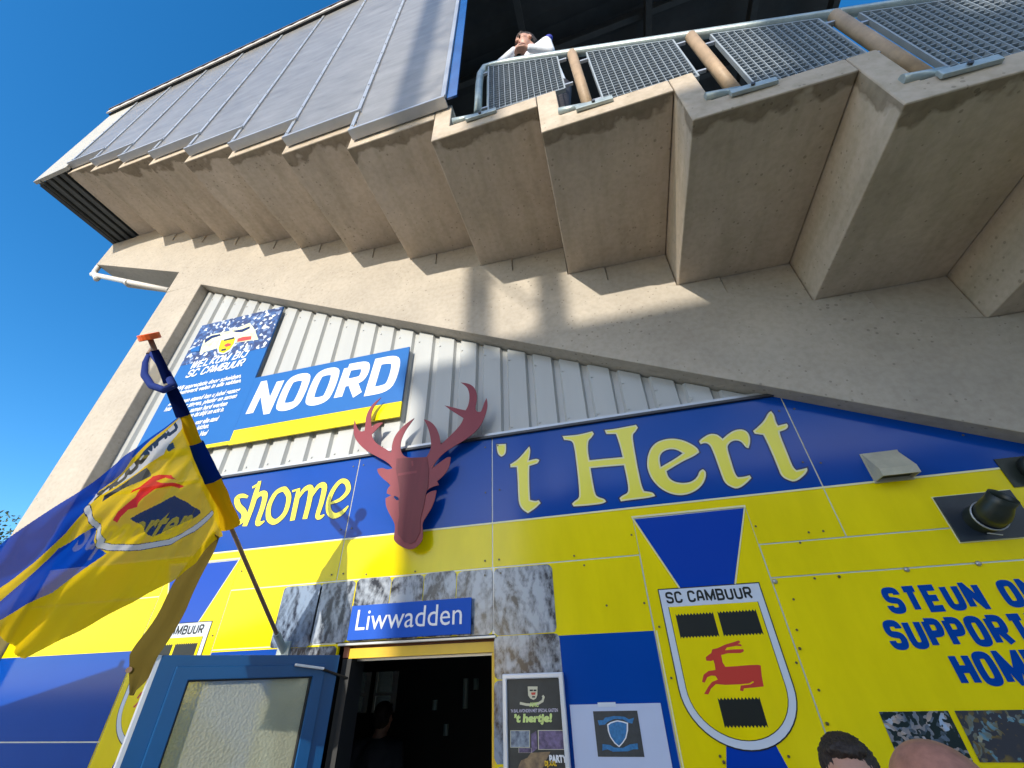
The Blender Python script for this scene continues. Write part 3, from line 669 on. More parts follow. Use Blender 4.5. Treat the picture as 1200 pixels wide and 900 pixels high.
def spline(pts, wd, cl, k=5):
    n = len(pts); out = []; ow = []; W_ = wd if isinstance(wd, (list, tuple)) else [wd]*n
    for i in range(n if cl else n-1):
        q = [(i-1) % n if cl else max(i-1, 0), i, (i+1) % n, (i+2) % n if cl else min(i+2, n-1)]
        for j in range(k):
            t = j/k; c = lambda a, b_, c_, d: .5*(2*b_+(c_-a)*t+(2*a-5*b_+4*c_-d)*t*t+(3*b_-a-3*c_+d)*t**3)
            out.append((c(*[pts[m][0] for m in q]), c(*[pts[m][1] for m in q]))); ow.append(c(*[W_[m] for m in q]))
    if not cl: out.append(pts[-1]); ow.append(W_[-1])
    return out, ow
def strokes_to(letterset, cf, name):
    for j, s in enumerate(letterset):
        cl = len(s) > 2; pts, wd = spline(s[0], s[1], cl)
        W = xz(cf(pts, 2.998)); kx = abs(W[0][0]-cf([(pts[0][0]+10, pts[0][1])], 2.998)[0].x)/10*1.0
        wl = [q*kx*.92 for q in wd] if isinstance(wd, list) else wd*kx
        b = MB(); b.cur = 0; w0 = [q+.012 for q in wl] if isinstance(wl, list) else wl+.012
        add_stroke(b, W, w0, WALL3, 2.9972-.00005*j, cl); b.cur = 1; add_stroke(b, W, wl, WALL3, 2.9962-.00005*j, cl); b.build(name, [M['navy_edge'], M['lemon']], club)
strokes_to(SH, c5, 'letter_stroke')
# the hidden first part of the word, mostly behind the flag (seen faintly through it)
def fonttext(txt, x, z, size, to3=None, d=2.996, m=None, parent=None, name='lettering', shear=0, offset=0, sx=1, mirror=False, align='LEFT', kind=None):
    cu = bpy.data.curves.new('t', 'FONT'); cu.body = txt; cu.size = size; cu.shear = shear; cu.offset = offset; cu.fill_mode = 'FRONT'; cu.resolution_u = 3; cu.align_x = align
    me = evaluated(bpy.data.objects.new('t', cu))
    vs = [(v.co.x*sx*(-1 if mirror else 1), v.co.y) for v in me.vertices]; fs = [tuple(p.vertices) for p in me.polygons]
    bpy.data.meshes.remove(me)
    return obj(name, [Vector((x+a, d, z+b_)) if to3 is None else to3(x+a, z+b_, d) for a, b_ in vs], fs, m, parent)
fonttext('Supporter', -5.16, 1.09+E, .43, m=M['lemon'], parent=club, shear=.3, offset=.01, sx=.74)

# ---- STEUN ONZE SUPPORTERS HOME
b = MB(); tt = dict(h=.122, cw=.077, gap=.010, sw=.024)
letters(b, 'STEUN', 1.345, .200+E, .131, .085, .008, .031, 0, d=2.9975); b.build('lettering', M['royal2'] if 'royal2' in M else M['blue'], club)
b = MB(); letters(b, 'ONZE', 1.345+.535, .200+E, .131, .085, .008, .031, 0, d=2.9975); b.build('lettering', M['blue'], club)
b = MB(); letters(b, 'SUPPORTERS', 1.278, .038+E, .137, .084, .008, .031, 0, d=2.9975); b.build('lettering', M['blue'], club)
b = MB(); letters(b, 'HOME', 1.500, -.122+E, .143, .087, .008, .032, 0, d=2.9975); b.build('lettering', M['blue'], club)

# ---- crests
def serrated(x0, x1, z0, z1, n=12, d=.011):
    top_ = []; 
    for i in range(n):
        a = x0+(x1-x0)*i/n; c = x0+(x1-x0)*(i+.5)/n; top_ += [(a, z1), (c, z1-d)]
    top_.append((x1, z1)); bot = []
    for i in range(n):
        a = x1-(x1-x0)*i/n; c = x1-(x1-x0)*(i+.5)/n; bot += [(a, z0), (c, z0+d)]
    bot.append((x0, z0)); return top_+bot
def shield(t):           # t = inset
    x0, x1 = .165+t, .751-t; zt = .402-t; P = [(x0, zt), (x0, -.10)]
    cx = .458; rx = (x1-x0)/2; 
    for i in range(1, 24):
        a = math.pi+math.pi*i/24; P.append((cx+rx*math.cos(a), -.10+(.262-t)*math.sin(a)))
    P += [(x1, -.10), (x1, zt)]; return P
cD = crop(740, 670, 220/861)
DEER = [(490, 315), (470, 322), (430, 334), (395, 350), (370, 356), (366, 372), (340, 392), (343, 408), (365, 410), (375, 405), (381, 425), (385, 450), (352, 455), (330, 473), (323, 505), (335, 509), (347, 484), (365, 476), (385, 478), (395, 494), (368, 506), (350, 530), (333, 560), (352, 563), (365, 535), (387, 515), (430, 519), (500, 516), (540, 512), (556, 502), (562, 506), (545, 516), (500, 522), (497, 545), (512, 548), (515, 535), (560, 531), (606, 526), (597, 480), (592, 430), (580, 427), (540, 428), (480, 433), (430, 436), (417, 415), (411, 382), (440, 374), (500, 373), (515, 365), (513, 355), (470, 356), (428, 360), (438, 347), (480, 340), (507, 342), (500, 332), (488, 332), (500, 322)]
DW = xz(cD(DEER, 2.998))
for dx in (0, -3.935):
    cr_ = None; b = MB(); s = lambda P: [(x+dx, z+E) for x, z in P]
    for i, (t, mi) in enumerate(((0, 0), (.006, 1), (.040, 0))):
        b.cur = mi; b.prism(s(shield(t)), WALL3, 2.9966-.0006*i, 3, sides=False)
    inner = shield(.044); inner = [(x, min(z, .300)) for x, z in inner]
    b.cur = 1; b.prism(s([(.205, .402-.008), (.205, .300), (.711, .300), (.711, .402-.008)]), WALL3, 2.9948, 3, sides=False)
    b.cur = 2; b.prism(s(inner), WALL3, 2.9942, 3, sides=False)
    crest = b.build('crest', [M['black'], M['crestwhite'], M['yellow']], club)
    b = MB(); letters(b, 'SC CAMBUUR', .203+dx, .318+E, .064, .0445, .0065, .0115, 0, d=2.9938, space=.025); b.build('crest_lettering', M['black'], crest)
    for q in ((.237, .450, .134, .262), (.474, .684, .134, .263), (.357, .566, -.270, -.142)):
        plate('crest_block', s(serrated(*q)), 2.9936, 3, M['black'], crest, sides=False)
    plate('crest_stag', [(x+dx, z) for x, z in DW], 2.9936, 3, M['red'], crest, sides=False)

# ---- printed stone surround of the door
def rrect(x0, x1, z0, z1, r=.03, jag=.006, seed=0):
    rnd = random.Random(seed); P = []
    for cx, cz, a0 in ((x1-r, z1-r, 0), (x0+r, z1-r, 90), (x0+r, z0+r, 180), (x1-r, z0+r, 270)):
        for i in range(4):
            a = R(a0+30*i); P.append((cx+r*math.cos(a)+rnd.uniform(-jag, jag)*.5, cz+r*math.sin(a)+rnd.uniform(-jag, jag)*.5))
    return P
stones = [(-2.60, -2.28, .20, .60, ROCKD), (-2.275, -2.03, .145, .605, ROCK[0])]
xs_ = [-2.275, -1.97, -1.68, -1.42, -1.17, -.905]
stones = [(-2.60, -2.262, .195, .60, ROCKD)]
for i in range(5): stones.append((xs_[i], xs_[i+1]-.006, .21, .603+.008*(i % 2), ROCK[i % 4]))
stones += [(-.899, -.49, .200, .600, ROCK[1]), (-.899, -.475, -.03, .196, ROCK[2]), (-.899, -.52, -.42, -.036, ROCKD), (-.899, -.50, -.80, -.43, ROCK[0]), (-.899, -.53, -1.3, -.81, ROCK[3]),
           (-2.50, -2.04, -.10, .190, ROCK[3]), (-2.55, -2.04, -.5, -.11, ROCKD), (-2.5, -2.04, -1.0, -.51, ROCK[1]), (-.899, -.5, -1.94, -1.31, ROCK[1]), (-2.5, -2.04, -1.94, -1.01, ROCK[2])]
for i, (x0, x1, z0, z1, m_) in enumerate(stones):
    plate('printed_stone', rrect(x0, x1, z0+E, z1+E, seed=i), 2.9972, 3, m_, club, sides=False)

# ---- doorway: lintel trim, lining, yellow frame, room behind
b = MB(); b.box(-2.03, -.885, 2.985, 3.02, .187+E, .203+E); b.build('lintel', M['alu'], club, bevel=.003)
b = MB(); b.box(-2.03, -.905, 3.061, 3.16, .172+E, .204+E); b.box(-1.999, -1.96, 3.026, 3.06, .118+E, .183+E); b.build('door_lining', M['woodred'], club)
b = MB(); b.box(-1.958, -.90, 3.032, 3.15, .113+E, .171+E); b.box(-.925, -.90, 3.03, 3.15, 0, .111+E); b.build('door_frame', M['yframe'], club)
b = MB(); b.box(-.945, -.927, 3.10, 3.16, 0, .108+E); b.box(-1.96, -.947, 3.10, 3.16, .098+E, .112+E); b.build('door_stop', M['alu'], club)
b = MB(); b.box(-1.998, -1.93, 3.03, 3.2, 0, .112+E); b.build('hinge_jamb', M['gasket'], club)
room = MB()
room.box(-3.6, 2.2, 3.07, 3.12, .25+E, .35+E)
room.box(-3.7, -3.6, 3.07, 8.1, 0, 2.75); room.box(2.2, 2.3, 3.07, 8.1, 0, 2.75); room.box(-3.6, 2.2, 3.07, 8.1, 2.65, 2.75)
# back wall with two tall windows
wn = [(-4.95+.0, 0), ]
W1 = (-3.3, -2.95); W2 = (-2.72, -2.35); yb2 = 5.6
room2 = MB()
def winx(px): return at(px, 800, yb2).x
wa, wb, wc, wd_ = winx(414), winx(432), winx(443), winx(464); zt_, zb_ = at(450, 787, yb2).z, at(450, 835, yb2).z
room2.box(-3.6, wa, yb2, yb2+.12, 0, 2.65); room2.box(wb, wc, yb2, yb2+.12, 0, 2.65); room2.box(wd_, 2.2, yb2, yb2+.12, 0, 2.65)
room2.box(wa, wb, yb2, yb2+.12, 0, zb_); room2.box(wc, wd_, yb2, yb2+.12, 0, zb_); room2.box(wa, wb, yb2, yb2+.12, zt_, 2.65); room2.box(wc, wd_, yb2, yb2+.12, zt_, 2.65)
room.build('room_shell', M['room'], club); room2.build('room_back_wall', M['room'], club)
for a, c in ((wa, wb), (wc, wd_)):
    b = MB(); b.box(a, c, yb2+.05, yb2+.06, zb_, zt_); b.build('window_pane', mat('pane', (.5, .6, .65), .05, alpha=.25), club)
    b = MB(); b.box(a-.03, a, yb2-.02, yb2-.003, zb_, zt_); b.box(c-.035, c+.03, yb2-.02, yb2-.003, zb_, zt_); b.box(a, c-.036, yb2-.02, yb2-.003, (zb_*1.2+zt_*.8)/2, (zb_*1.2+zt_*.8)/2+.03)
    b.build('window_frame', mat('white_frame', (.75, .75, .72), .5), club)
b = MB(); b.box(-2.1, -1.7, 4.3, 4.45, 2.55, 2.62); tag(b.build('wall_lamp', mat('lamp_tube', (.7, .7, .66), .3)), 'pale unlit lamp under the dark ceiling inside the doorway', 'lamp')
for px0, px1, py0, py1 in ((558, 562, 795, 808), (546, 549, 795, 830), (510, 513, 820, 832), (523, 526, 848, 862)):
    p, q = at(px0, py0, 5.2), at(px1, py1, 5.2); b = MB(); b.tube([(p.x, 5.2, q.z), (p.x, 5.2, p.z)], abs(q.x-p.x)/2+.01, 8)
    tag(b.build('bottle', mat('bottle_glass', (.25, .33, .30), .15)), ['pale narrow bottle highest at the right of the dark doorway', 'tall thin bottle left of the highest bottle in the doorway', 'small dim bottle in the middle of the dark doorway', 'dim bottle lowest of those in the dark doorway'][[558, 546, 510, 523].index(px0)], 'bottle')

# ================================================================ DOOR LEAF, open
dl = thing('open_door', 'blue door with a large frosted pane standing open left of the doorway', 'door', (-2.03, 2.95, 0))
H0 = Vector((-1.975, 2.955)); H1 = Vector((-2.49, 2.10)); dv = (H1-H0); DL = dv.length; dv.normalize(); dn = Vector((-dv.y, dv.x))
if dn.x < 0: dn = -dn           # dn points to the side the camera sees
def D3(u, z, d): p = H0+dv*u-dn*d; return Vector((p.x, p.y, z))
ZD = .133+E
b = MB(); fr = .165
b.prism([[(0, .02), (DL, .02), (DL, ZD), (0, ZD)], [(fr, .25), (fr, ZD-.115), (DL-fr*.95, ZD-.115), (DL-fr*.95, .25)]], D3, 0, .055)
leafp = b.build('door_leaf', M['door'], dl, bevel=.003)
b = MB(); o1 = [(fr-.075, .18), (DL-fr*.95+.075, .18), (DL-fr*.95+.075, ZD-.052), (fr-.075, ZD-.052)]; i1 = [(fr, .25), (DL-fr*.95, .25), (DL-fr*.95, ZD-.115), (fr, ZD-.115)]
b.prism([o1, i1[::-1]], D3, -.016, -.002); b.build('glazing_bead', M['door'], leafp, bevel=.004)
b = MB(); i2 = [(fr+.008, .258), (DL-fr*.95-.008, .258), (DL-fr*.95-.008, ZD-.123), (fr+.008, ZD-.123)]
b.prism([i1, i2[::-1]], D3, -.004, .02); b.build('gasket', M['gasket'], leafp)
gm = bpy.data.materials.new('frosted_glass'); gm.use_nodes = True; gt = gm.node_tree; gb = gt.nodes['Principled BSDF']
gb.inputs['Base Color'].default_value = (.62, .62, .46, 1); gb.inputs['Roughness'].default_value = .22; gb.inputs['Transmission Weight'].default_value = .55; gb.inputs['IOR'].default_value = 1.3
tcg = gt.nodes.new('ShaderNodeTexCoord'); vg = gt.nodes.new('ShaderNodeTexVoronoi'); vg.inputs['Scale'].default_value = 75; gt.links.new(tcg.outputs['Object'], vg.inputs['Vector'])
bg_ = gt.nodes.new('ShaderNodeBump'); bg_.inputs['Strength'].default_value = .5; bg_.inputs['Distance'].default_value = .004; gt.links.new(vg.outputs[0], bg_.inputs['Height']); gt.links.new(bg_.outputs[0], gb.inputs['Normal'])
b = MB(); b.prism([(fr, .25), (DL-fr*.95, .25), (DL-fr*.95, ZD-.115), (fr, ZD-.115)], D3, .018, .026); b.build('frosted_pane', gm, leafp)
b = MB(); b.prism([(DL, .02), (DL+.018, .02), (DL+.018, ZD), (DL, ZD)], D3, .0, .05); b.build('edge_strip', M['aluwhite'], leafp)
b = MB(); pA = D3(.11, ZD-.075, -.03); pB = D3(.30, ZD-.052, -.035)
b.beam(pA, pB, .022, .014); b.build('stay_catch', M['white'], dl, bevel=.004)
b = MB(); b.tube([D3(.11, ZD-.08, -.03), Vector((-1.94, 3.03, ZD-.13))], .007, 8); b.build('stay_rod', M['gasket'], dl)

# ================================================================ SIGNS ON THE CLADDING
def wp(px, py, y): p = at(px, py, y); return (p.x, p.z)
YS = 2.965
xl, xr = -5.03*YS/3+.02, -3.738*YS/3; zt_w, zb_w = (1.3315*YS)+E, (.729*YS)+E
ws = thing('welcome_board', 'tall blue welcome board with a stadium photo, leftmost on the cladding', 'sign', ((xl+xr)/2, YS, zb_w))
xl = at(236.7, 381.7, YS).x; xr = at(332.4, 358.4, YS).x; zt_w = at(236.7, 381.7, YS).z; zb_w = at(267.6, 520.5, YS).z
b = MB(); b.box(xl, xr, YS, YS+.018, zb_w+.04, zt_w); b.build('board', M['blue2'], ws)
b = MB(); b.box(xl, xr, YS+.0, YS+.018, zb_w, zb_w+.038); b.build('yellow_strip', M['yellow'], ws)
crowd = bpy.data.materials.new('crowd_photo_print'); crowd.use_nodes = True; ct = crowd.node_tree; cb = ct.nodes['Principled BSDF']; cb.inputs['Roughness'].default_value = .4
tcx = ct.nodes.new('ShaderNodeTexCoord'); vx = ct.nodes.new('ShaderNodeTexVoronoi'); vx.inputs['Scale'].default_value = 26; ct.links.new(tcx.outputs['Object'], vx.inputs['Vector'])
crx = ct.nodes.new('ShaderNodeValToRGB'); e = crx.color_ramp.elements; e[0].position = .30; e[0].color = (.015, .035, .13, 1); e[1].position = .93; e[1].color = (.75, .78, .80, 1); q = e.new(.74); q.color = (.04, .12, .34, 1)
sp = ct.nodes.new('ShaderNodeSeparateColor'); ct.links.new(vx.outputs['Color'], sp.inputs[0]); ct.links.new(sp.outputs[0], crx.inputs[0]); ct.links.new(crx.outputs[0], cb.inputs['Base Color'])
zc = zt_w-.56*(zt_w-zb_w)*.62
b = MB(); b.box(xl+.001, xr-.001, YS-.002, YS-.0005, zc, zt_w-.001); b.build('crowd_print', crowd, ws)
cW = crop(215, 355, .1)
pale = mat('banner_print', (.58, .62, .25), .4, noise_amt=.5, nscale=14, mix2=(.75, .76, .66))
for i, (pg, m_) in enumerate([([(190, 590), (240, 440), (330, 370), (540, 330), (780, 235), (830, 300), (880, 430), (600, 470), (240, 580)], pale),
              ([(255, 430), (330, 385), (430, 365), (440, 385), (340, 415), (250, 475)], M['navy_edge']), ([(575, 330), (690, 310), (780, 275), (780, 300), (690, 345), (620, 345)], M['navy_edge']),
              ([(640, 420), (700, 400), (800, 390), (795, 430), (630, 460)], M['red']), ([(640, 360), (610, 480), (560, 560), (470, 605), (405, 590), (400, 530), (430, 440), (500, 380)], M['crestwhite']),
              ([(615, 410), (595, 480), (550, 545), (475, 592), (418, 578), (415, 530), (445, 440)], M['yellow']), ([(480, 432), (600, 402), (600, 425), (475, 452)], M['black']), ([(450, 545), (510, 535), (500, 560), (445, 570)], M['black']),
              ([(480, 500), (520, 475), (565, 480), (555, 505), (500, 520)], M['red']), ([(95, 545), (200, 500), (190, 570), (90, 580)], M['blue2'])]):
    plate('banner_print', xz(cW(pg, YS)), YS-.0028-.0006*i, YS, m_, ws, sides=False)
def row(txt, p0, p1, hh, y, m_, parent, mode='sq', sw=.2, shear=.3, nm='lettering'):
    sw = .165; shear = .24
    a, c = at(*p0, y), at(*p1, y); W_ = c.x-a.x
    n = sum({' ': .6, 'I': .45, 'M': 1.35, 'W': 1.35}.get(ch, 1.1) for ch in txt); cw = W_/n
    b = MB(); letters(b, txt, a.x, a.z, hh, cw, cw*.1, hh*sw, shear, d=y-.004, space=cw*.6); return b.build(nm, m_, parent)
pa = at(222, 434, YS); pbm = at(230, 425, YS)
zA = at(222, 433, YS).z; 
row('WELKOM BIJ', (221.5, 433), (291, 413.5), .118, YS, M['white'], ws)
row('SC CAMBUUR', (216.5, 443.5), (286.5, 424), .118, YS, M['white'], ws)
LN = [('Wij appreciatie door scheidsen,', 206, 458, 281, 446), ('samenwerk velen in alle vakken.', 203, 464, 281, 451.5), ('Zodra men staand kan u jubel gezang', 197, 475.5, 280, 461), ('hier en daar zingen, plezier en samen', 192, 482.5, 277, 466.5),
      ('samen hard werken', 222, 483.5, 266, 475), ('en dat altijd om echt in.', 222, 489.5, 262, 482), ('voor elke stand', 228, 498, 256, 492), ('juichen.', 230, 504, 245, 500), ('Veel', 233, 511.5, 243, 509)]
for txt, x0_, y0_, x1_, y1_ in LN:
    a, c = at(x0_, y0_, YS), at(x1_, y1_, YS); o = fonttext(txt, 0, 0, .14, d=YS-.004, m=M['white'], parent=None, name='lettering', shear=.3, offset=.0035)
    wd0 = max(v.co.x for v in o.data.vertices); k_ = (c.x-a.x)/wd0
    for v in o.data.vertices: v.co = Vector((a.x+v.co.x*k_, YS-.004, a.z+v.co.z*.62))-Vector(ws.location)
    o.parent = ws
# NOORD board
nb = thing('direction_board', 'wide blue NOORD board with a yellow bottom stripe on the cladding', 'sign', tuple(at(380, 470, YS)))
nx0 = xr+.006; nx1 = at(480.2, 406.5, YS).x; nzt = at(480.2, 406.5, YS).z; nzb = at(469.4, 488, YS).z
b = MB(); b.box(nx0, nx1, YS-.004, YS+.014, nzb+.17, nzt); b.build('board', M['blue2'], nb)
b = MB(); b.box(nx0, nx1, YS-.004, YS+.014, nzb, nzb+.168); b.build('yellow_stripe', M['yellow'], nb)
a = at(285, 490.5, YS); c = at(466, 426, YS); zl0 = at(285, 490.5, YS).z
hl = at(322, 447, YS)
b = MB(); Wn = (at(462, 455, YS).x-a.x); cwn = (Wn-.0)/5*.92
letters(b, 'NOORD', a.x+.01, zl0, .46, cwn, cwn*.10, .095, .10, d=YS-.006); b.build('lettering', M['white'], nb)

# doorway name sign
LS = 2.96
ln_ = thing('name_sign', 'small blue Liwwadden sign mounted above the open doorway', 'sign', tuple(at(480, 727, LS)))
p0, p1 = at(406, 750.5, LS), at(552.3, 700, LS)
b = MB(); b.box(p0.x, p1.x, LS, LS+.012, p0.z, p1.z); b.build('board', M['signblue'] if 'signblue' in M else mat('sign_blue', (.004, .085, .50), .55, spec=.25), ln_)
b = MB(); b.box(p0.x+.1, p0.x+.13, LS+.013, 2.99, p0.z+.02, p1.z-.02); b.box(p1.x-.13, p1.x-.1, LS+.013, 2.99, p0.z+.02, p1.z-.02); b.build('bracket', M['alu'], ln_)
o = fonttext('Liwwadden', 0, 0, .17, d=LS-.003, m=M['white'], parent=None)
q0, q1 = at(414, 740, LS), at(541, 735, LS); wd0 = max(v.co.x for v in o.data.vertices); k_ = (q1.x-q0.x)/wd0
hz = max(v.co.z for v in o.data.vertices)
for v in o.data.vertices: v.co = Vector((q0.x+v.co.x*k_, LS-.003, p0.z+.057+v.co.z/hz*.125))-Vector(ln_.location)
o.parent = ln_

# ================================================================ DEER HEAD
YD = 2.90
dh = thing('deer_head', 'dark mauve cut-out deer head with antlers fixed between cladding and blue band', 'sign', tuple(at(480, 560, YD)))
cH = crop(400, 440, 200/857)
OUT = [(200, 110), (165, 135), (140, 167), (122, 210), (121, 245), (116, 278), (95, 283), (78, 262), (66, 222), (60, 270), (65, 310), (90, 347), (130, 382), (190, 412), (238, 440), (258, 466), (232, 474), (205, 462), (180, 470), (184, 490), (205, 515), (238, 540), (246, 552), (230, 572), (228, 592), (250, 602), (222, 616), (222, 650), (238, 690), (262, 730), (271, 760), (265, 800), (261, 822), (280, 847), (320, 869), (345, 874), (370, 867), (398, 842), (410, 815), (408, 770), (406, 740), (430, 702), (455, 662), (470, 620), (478, 576), (455, 580), (435, 590), (410, 613), (418, 594), (435, 572), (462, 557), (490, 550), (480, 530), (492, 522), (525, 490), (545, 450), (549, 410), (530, 410), (492, 438), (454, 469), (470, 438), (500, 402), (540, 370), (575, 350), (630, 318), (690, 268), (720, 210), (736, 150), (729, 113), (716, 140), (707, 170), (700, 182), (684, 184), (670, 168), (681, 125), (680, 82), (660, 50), (630, 38), (600, 35), (630, 56), (641, 82), (644, 112), (638, 150), (624, 175), (590, 168), (555, 158), (518, 150), (550, 174), (588, 198), (613, 214), (604, 240), (570, 280), (530, 318), (499, 347), (496, 325), (489, 290), (470, 250), (440, 226), (414, 220), (432, 252), (446, 300), (452, 350), (444, 382), (428, 408), (400, 413), (350, 413), (320, 410), (300, 387), (295, 350), (304, 312), (325, 270), (348, 240), (366, 214), (332, 236), (298, 266), (270, 300), (255, 340), (250, 386), (222, 368), (180, 345), (158, 318), (152, 296), (178, 268), (210, 236), (178, 238), (152, 258), (147, 225), (152, 180), (168, 148)]
EYEH = [(268, 603), (285, 612), (290, 625), (276, 627), (262, 612)]
b = MB(); b.prism([rounded(xz(cH(OUT+[OUT[0]], YD)))[:-1], xz(cH(EYEH, YD))], WALL3, YD, YD+.006); b.build('head_plate', M['deer'], dh)
NOSE = [(278, 418), (350, 414), (430, 411), (440, 470), (436, 560), (424, 600), (416, 650), (398, 720), (396, 790), (372, 835), (345, 845), (318, 838), (284, 798), (284, 750), (292, 700), (288, 640), (296, 600), (286, 530), (274, 470)]
b = MB(); b.prism(xz(cH(NOSE, YD)), WALL3, YD-.004, YD-.001); b.build('face_plate', M['deer2'], dh)
b = MB(); add_stroke(b, xz(cH([(285, 500), (330, 492), (380, 485)], YD)), .022, WALL3, YD-.0055); add_stroke(b, xz(cH([(357, 430), (360, 455)], YD)), .016, WALL3, YD-.0055); b.build('highlight_line', M['deer'], dh)
b = MB()
for px, py in ((470, 545), (505, 545), (480, 615)): p = at(px, py, YD); b.tube([p+Vector((0, .007, 0)), Vector((p.x, 2.999, p.z))], .012, 8)
b.build('stand_off', M['alu'], dh)

# ================================================================ VENT HOOD, FLUE, SECOND PIPE
vh = thing('vent_hood', 'small beige louvre hood on the blue band right of the lettering', 'vent', tuple(at(1036, 550, 3)))
x0, x1, zt_, zb_ = 1.61, 1.80, 1.094+E, .918+E
b = MB(); b.box(x0-.012, x1+.012, 2.990, 2.9985, zb_-.01, zt_+.012); b.build('back_plate', M['hood'], vh)
b = MB(); v = [(x0, 2.99, zt_), (x1, 2.99, zt_), (x1+.0, 2.90, zb_+.045), (x0, 2.90, zb_+.045), (x0, 2.99, zb_), (x1, 2.99, zb_), (x1, 2.90, zb_+.0), (x0, 2.90, zb_+.0)]
t = .008
b.add(v, [(0, 1, 2, 3), (0, 3, 7, 4), (1, 5, 6, 2), (3, 2, 6, 7)]); hh = b.build('hood_shell', M['hood'], vh); md = hh.modifiers.new('s', 'SOLIDIFY'); md.thickness = .008; md.offset = -1
b = MB(); b.box(x0+.012, x1-.012, 2.91, 2.985, zb_+.012, zb_+.016); b.build('flap', M['gasket'], vh)
fp = thing('flue_pipe', 'black elbow flue pipe on a dark square plate in the yellow wall', 'flue', tuple(at(1140, 605, 3)))
cq = xz([at(1097, 583.5, 2.99), at(1180, 573.5, 2.99), at(1189.5, 629, 2.99), at(1127, 635, 2.99)])
x0 = (cq[0][0]+cq[3][0])/2; x1 = 2.165; zt_ = .79+E-.004; zb_ = .535+E-.004; x0 = 1.845
b = MB(); b.box(x0, x1+.06, 2.985, 2.9985, zb_, zt_); b.build('wall_plate', M['fluebase'], fp)
b = MB(); b.box(x0-.006, x1+.066, 2.9965, 2.9982, zb_-.006, zt_+.006); b.build('plate_border', M['pale_edge'], fp)
c0 = Vector(((x0+x1)/2-.01, 2.985, (zt_+zb_)/2-.02))
dirf = Vector((.45, -.75, .12)).normalized()
b = MB(); pts = [c0, c0+Vector((0, -.06, 0)), c0+Vector((.0, -.075, 0))]; b.tube(pts, .078, 24, cap=False); b.build('collar', M['flue'], fp, smooth=True)
b = MB(); b.tube([c0+Vector((0, -.075, 0)), c0+Vector((0, -.084, 0))], .082, 24, cap=False); rg = b.build('clamp_ring', M['alu'], fp, smooth=True); md = rg.modifiers.new('s', 'SOLIDIFY'); md.thickness = .006
b = MB(); P0 = c0+Vector((0, -.085, 0)); b.tube([P0, P0+Vector((.002, -.03, .006)), P0+Vector((.010, -.055, .025)), P0+Vector((.022, -.08, .045)), P0+Vector((.036, -.11, .065))], .075, 24, cap=False, r_list=[.074, .074, .070, .062, .064]); el = b.build('elbow', M['flue'], fp, smooth=True); md = el.modifiers.new('s', 'SOLIDIFY'); md.thickness = .004
b = MB(); b.beam(c0+Vector((-.03, -.03, -.08)), c0+Vector((.02, -.05, -.10)), .01, .004); b.build('wire_clip', M['alu'], fp)
op = thing('exhaust_opening', 'dark round exhaust opening at the right edge above the black flue', 'vent', (2.40, 2.98, .88+E))
b = MB(); b.box(2.26, 2.62, 2.992, 2.9985, .80+E, .975+E); b.build('surround', M['flue'], op)
b = MB(); b.tube([(2.42, 2.99, .885+E), (2.42, 2.93, .885+E)], .088, 24, cap=False); e_ = b.build('sleeve', M['flue'], op, smooth=True); md = e_.modifiers.new('s', 'SOLIDIFY'); md.thickness = .005
b = MB(); b.tube([(2.42, 2.9915, .885+E), (2.42, 2.990, .885+E)], .084, 24); b.build('throat', M['gasket'], op)

# ================================================================ POSTERS
po = thing('framed_poster', 'narrow black event poster in an aluminium snap frame right of the doorway', 'poster', (-.65, 2.98, .8))
x0, x1, zt_ = -.838, -.466, -.004+E; zb_ = zt_-1.20
b = MB(); b.prism([[(x0, zb_), (x1, zb_), (x1, zt_), (x0, zt_)], [(x0+.028, zb_+.028), (x0+.028, zt_-.028), (x1-.028, zt_-.028), (x1-.028, zb_+.028)]], WALL3, 2.955, 2.985); b.build('frame', M['aluwhite'], po, bevel=.006)
b = MB(); b.box(x0+.02, x1-.02, 2.97, 2.99, zb_+.02, zt_-.02); b.build('sheet', M['chalk'], po)
cP = crop(585, 785, 90/704); Yp = 2.9685
def pp(px, py): p = cP([(px, py)], Yp)[0]; return (p.x, p.z)
def art(name, pts, m_, par, i=0): return plate(name, [pp(*q) for q in pts], Yp-.0006*i, Yp, m_, par, sides=False)
lime = mat('lime_print', (.62, .74, .25), .4); cream = mat('cream_print', (.62, .58, .42), .5); glow = mat('grey_glow_print', (.17, .19, .19), .4, noise_amt=.7, nscale=5)
art('emblem', [(262, 152), (352, 152), (350, 230), (338, 262), (315, 275), (285, 262), (266, 235)], cream, po, 2)
art('emblem_bar', [(280, 180), (310, 180), (310, 196), (280, 196)], M['black'], po, 3); art('emblem_bar', [(315, 180), (342, 180), (342, 196), (315, 196)], M['black'], po, 3); art('emblem_stag', [(292, 208), (335, 205), (330, 228), (298, 230)], M['red'], po, 3); art('emblem_bar', [(302, 240), (330, 240), (330, 254), (302, 254)], M['black'], po, 3)
b = MB(); add_stroke(b, [pp(*q) for q in [(190, 305), (250, 318), (300, 320), (360, 308), (398, 285), (408, 250), (398, 235)]], .012, WALL3, Yp-.002); b.build('swoosh', cream, po)
def ftext(txt, px0, py0, px1, hh, y, m_, par, shear=0, offset=0, cf=pp):
    a = cf(px0, py0); c = cf(px1, py0); o = fonttext(txt, 0, 0, .1, d=y, m=m_, shear=shear, offset=offset)
    xs = [v.co.x for v in o.data.vertices]; zs = [v.co.z for v in o.data.vertices]; k_ = (c[0]-a[0])/(max(xs)-min(xs)); kz = hh/(max(zs)-min(zs))
    for v in o.data.vertices: v.co = Vector((a[0]+(v.co.x-min(xs))*k_, y, a[1]+(v.co.z-min(zs))*kz))-Vector(par.location)
    o.parent = par; return o
